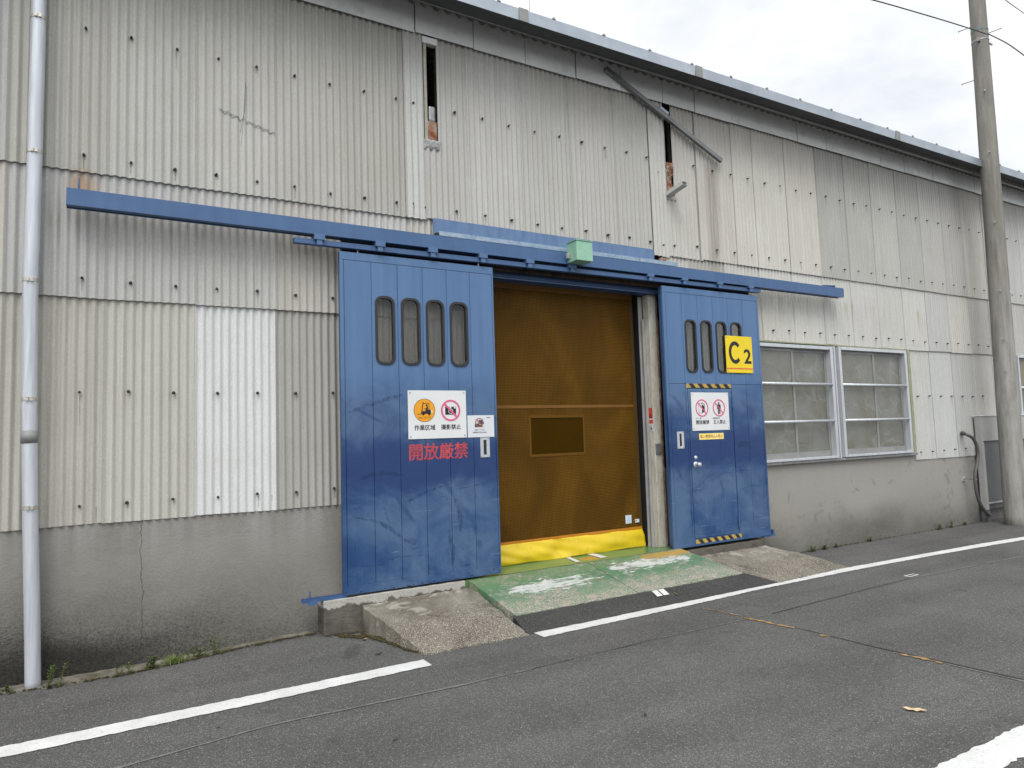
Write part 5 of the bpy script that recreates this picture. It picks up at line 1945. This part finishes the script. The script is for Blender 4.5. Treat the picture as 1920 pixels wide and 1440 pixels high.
mo = link("moss", moss_strip([(-.75, .05, -.115, -.17, 150), (.05, .85, -.155, -.06, 170), (.85, 1.45, -.06, -.065, 120), (1.45, 1.78, -.19, -.22, 90), (1.55, 1.86, -.22, -.45, 300), (1.74, 1.93, -.25, -.80, 330), (1.90, 2.0, -.8, -1.02, 60)], 3), M_MOSS)
tag(mo, "dark moss along the foot of the left wall and ramp", kind='stuff')
mo = link("moss", moss_strip([(7.75, 9.3, -.015, -.03, 130), (9.3, 12.1, -.02, -.04, 170)], 5), M_MOSS)
tag(mo, "dark moss along the foot of the wall at right", kind='stuff')


def leaf_quad(bm, c, d, w, l, tilt):
    d = Vector((d[0], d[1], 0)).normalized()
    s = Vector((-d.y, d.x, 0))
    u = d * math.cos(tilt) + Vector((0, 0, math.sin(tilt)))
    a = c
    m1 = c + u * l * .5
    e = c + u * l
    v = [bm.verts.new(a), bm.verts.new(m1 + s * w * .5), bm.verts.new(e), bm.verts.new(m1 - s * w * .5)]
    bm.faces.new(v)


def weed(x, y, h, n, lab, grp=None, seed=0):
    rnd = random.Random(seed)
    t = thing("weed", lab, "weed", group=grp)
    st, lf = bmesh.new(), bmesh.new()
    z0 = gh(x, y) + .004
    for k in range(n):
        a = rnd.uniform(0, 2 * PI)
        hh = h * rnd.uniform(.45, 1.0)
        bx, by = x + rnd.gauss(0, .025), y + rnd.uniform(-.012, .012)
        lean = rnd.uniform(.1, .5) * hh
        pts = [Vector((bx, by, z0)), Vector((bx + math.cos(a) * lean * .4, by - abs(math.sin(a)) * lean * .2, z0 + hh * .5)), Vector((bx + math.cos(a) * lean, by - abs(math.sin(a)) * lean * .4, z0 + hh))]
        sp = spline(pts, 5)
        tube(st, sp, .0016, 5)
        for q in sp[1:]:
            for _ in range(2):
                if rnd.random() < .85:
                    th = rnd.uniform(0, 2 * PI)
                    leaf_quad(lf, q, (math.cos(th), math.sin(th)), rnd.uniform(.007, .014), rnd.uniform(.014, .03), rnd.uniform(-.1, .7))
        for _ in range(4):
            th = rnd.uniform(0, 2 * PI)
            leaf_quad(lf, Vector((bx, by, z0 + .004)), (math.cos(th), math.sin(th)), rnd.uniform(.01, .018), rnd.uniform(.02, .04), rnd.uniform(.05, .5))
    link("stem", st, M_LEAF, t)
    link("foliage", lf, M_LEAF, t)
    return t


weed(-.445, -.17, .17, 7, "tallest spindly weed, at the foot of the downpipe", None, 1)
weed(-.72, -.10, .05, 4, "tiny weed at the far left wall foot, left of the downpipe", None, 2)
weed(.01, -.16, .085, 4, "small thin weed on the footing edge between downpipe and crack", None, 3)
weed(.17, -.125, .10, 11, "leafy weed clump left of the bright grass tuft", None, 4)
weed(.50, -.075, .10, 8, "loose weed just right of the bright grass tuft", None, 5)
weed(.63, -.06, .16, 4, "sparse tall weed against the wall right of the grass", None, 6)
g2 = "little weeds along the right wall foot"
for k, (x, h, n) in enumerate(((7.98, .08, 8), (8.22, .07, 8), (8.45, .06, 5), (9.25, .06, 7), (11.0, .10, 8), (11.35, .13, 8), (11.75, .06, 5))):
    weed(x, -.04, h, n, "small weed at the foot of the concrete wall between right door and pole", g2, 20 + k)
# grass tuft
t = thing("grass_tuft", "bright green grass tuft at the foot of the left wall", "grass")
bm = bmesh.new()
rnd = random.Random(9)
for _ in range(150):
    x, y = .335 + rnd.gauss(0, .045), -.115 + rnd.gauss(0, .014)
    a = rnd.uniform(0, 2 * PI)
    h = rnd.uniform(.025, .075)
    b0 = Vector((x, y, gh(x, y) + .006))
    d = Vector((math.cos(a), math.sin(a), 0))
    s = Vector((-d.y, d.x, 0)) * .0018
    m1 = b0 + d * h * .2 + Vector((0, 0, h * .6))
    e = b0 + d * h * .55 + Vector((0, 0, h))
    v = [bm.verts.new(b0 - s), bm.verts.new(b0 + s), bm.verts.new(m1 + s), bm.verts.new(m1 - s), bm.verts.new(e)]
    bm.faces.new((v[0], v[1], v[2], v[3]))
    bm.faces.new((v[3], v[2], v[4]))
link("blades", bm, M_GRASS, t)


def dead_leaf(x, y, s, rotz, lab, mat=M_DEADLEAF, seed=1):
    rnd = random.Random(seed)
    bm = bmesh.new()
    out = [(-1, .02), (-.7, .22), (-.35, .18), (-.2, .34), (.05, .14), (.45, .30), (.6, .12), (1, .18), (.72, -.02), (.95, -.22), (.4, -.16), (.1, -.34), (-.2, -.18), (-.6, -.26)]
    c = bm.verts.new((0, 0, .010))
    vs = []
    for a, b_ in out:
        vs.append(bm.verts.new((a * s, b_ * s, .006 + rnd.uniform(0, .16 * s))))
    for i in range(len(vs)):
        bm.faces.new((c, vs[i], vs[(i + 1) % len(vs)]))
    e = bmesh.ops.extrude_face_region(bm, geom=list(bm.faces))
    bmesh.ops.translate(bm, verts=[v for v in e['geom'] if isinstance(v, bmesh.types.BMVert)], vec=(0, 0, .0012))
    o = link("dry_leaf", bm, mat)
    o.location = (x, y, gh(x, y) + .001)
    o.rotation_euler = (0, 0, rotz)
    return tag(o, lab, "leaf")


dead_leaf(3.905, -3.685, .062, -.9, "pale tan dry leaf lying on the open asphalt at lower right", seed=2)
dead_leaf(1.715, -.44, .022, .3, "small tan leaf scrap beside the moss at the ramp's left foot", seed=3)
dead_leaf(1.70, -.82, .035, .2, "dark twig-like leaf scrap on the asphalt left of the ramp", material("dark_litter", color=(.03, .026, .02), rough=.9), 4)
dead_leaf(.456, -1.595, .014, 0, "tiny black speck of litter below the left white line", material("black_litter", color=(.012, .012, .012), rough=.9), 5)
dead_leaf(2.60, -2.86, .022, .7, "small dark litter scrap on the asphalt in the foreground centre", bpy.data.materials["dark_litter"], 6)
dead_leaf(1.26, -2.34, .016, .4, "small dark litter scrap on the asphalt in the foreground left of centre", bpy.data.materials["dark_litter"], 7)

# the white pad with a gap, laid on the asphalt patch
for dx in (0, .085):
    bm = bmesh.new()
    zz = lambda y: .098 + (.004 - .098) * (-.77 - y) / (.27)
    x0 = 4.47 + dx
    bm.faces.new([bm.verts.new((x0, -.90, .064)), bm.verts.new((x0 + .07, -.90, .064)), bm.verts.new((x0 + .085, -.80, .098)), bm.verts.new((x0 + .015, -.80, .098))])
    structure("road_marking", bm, M_LINE)
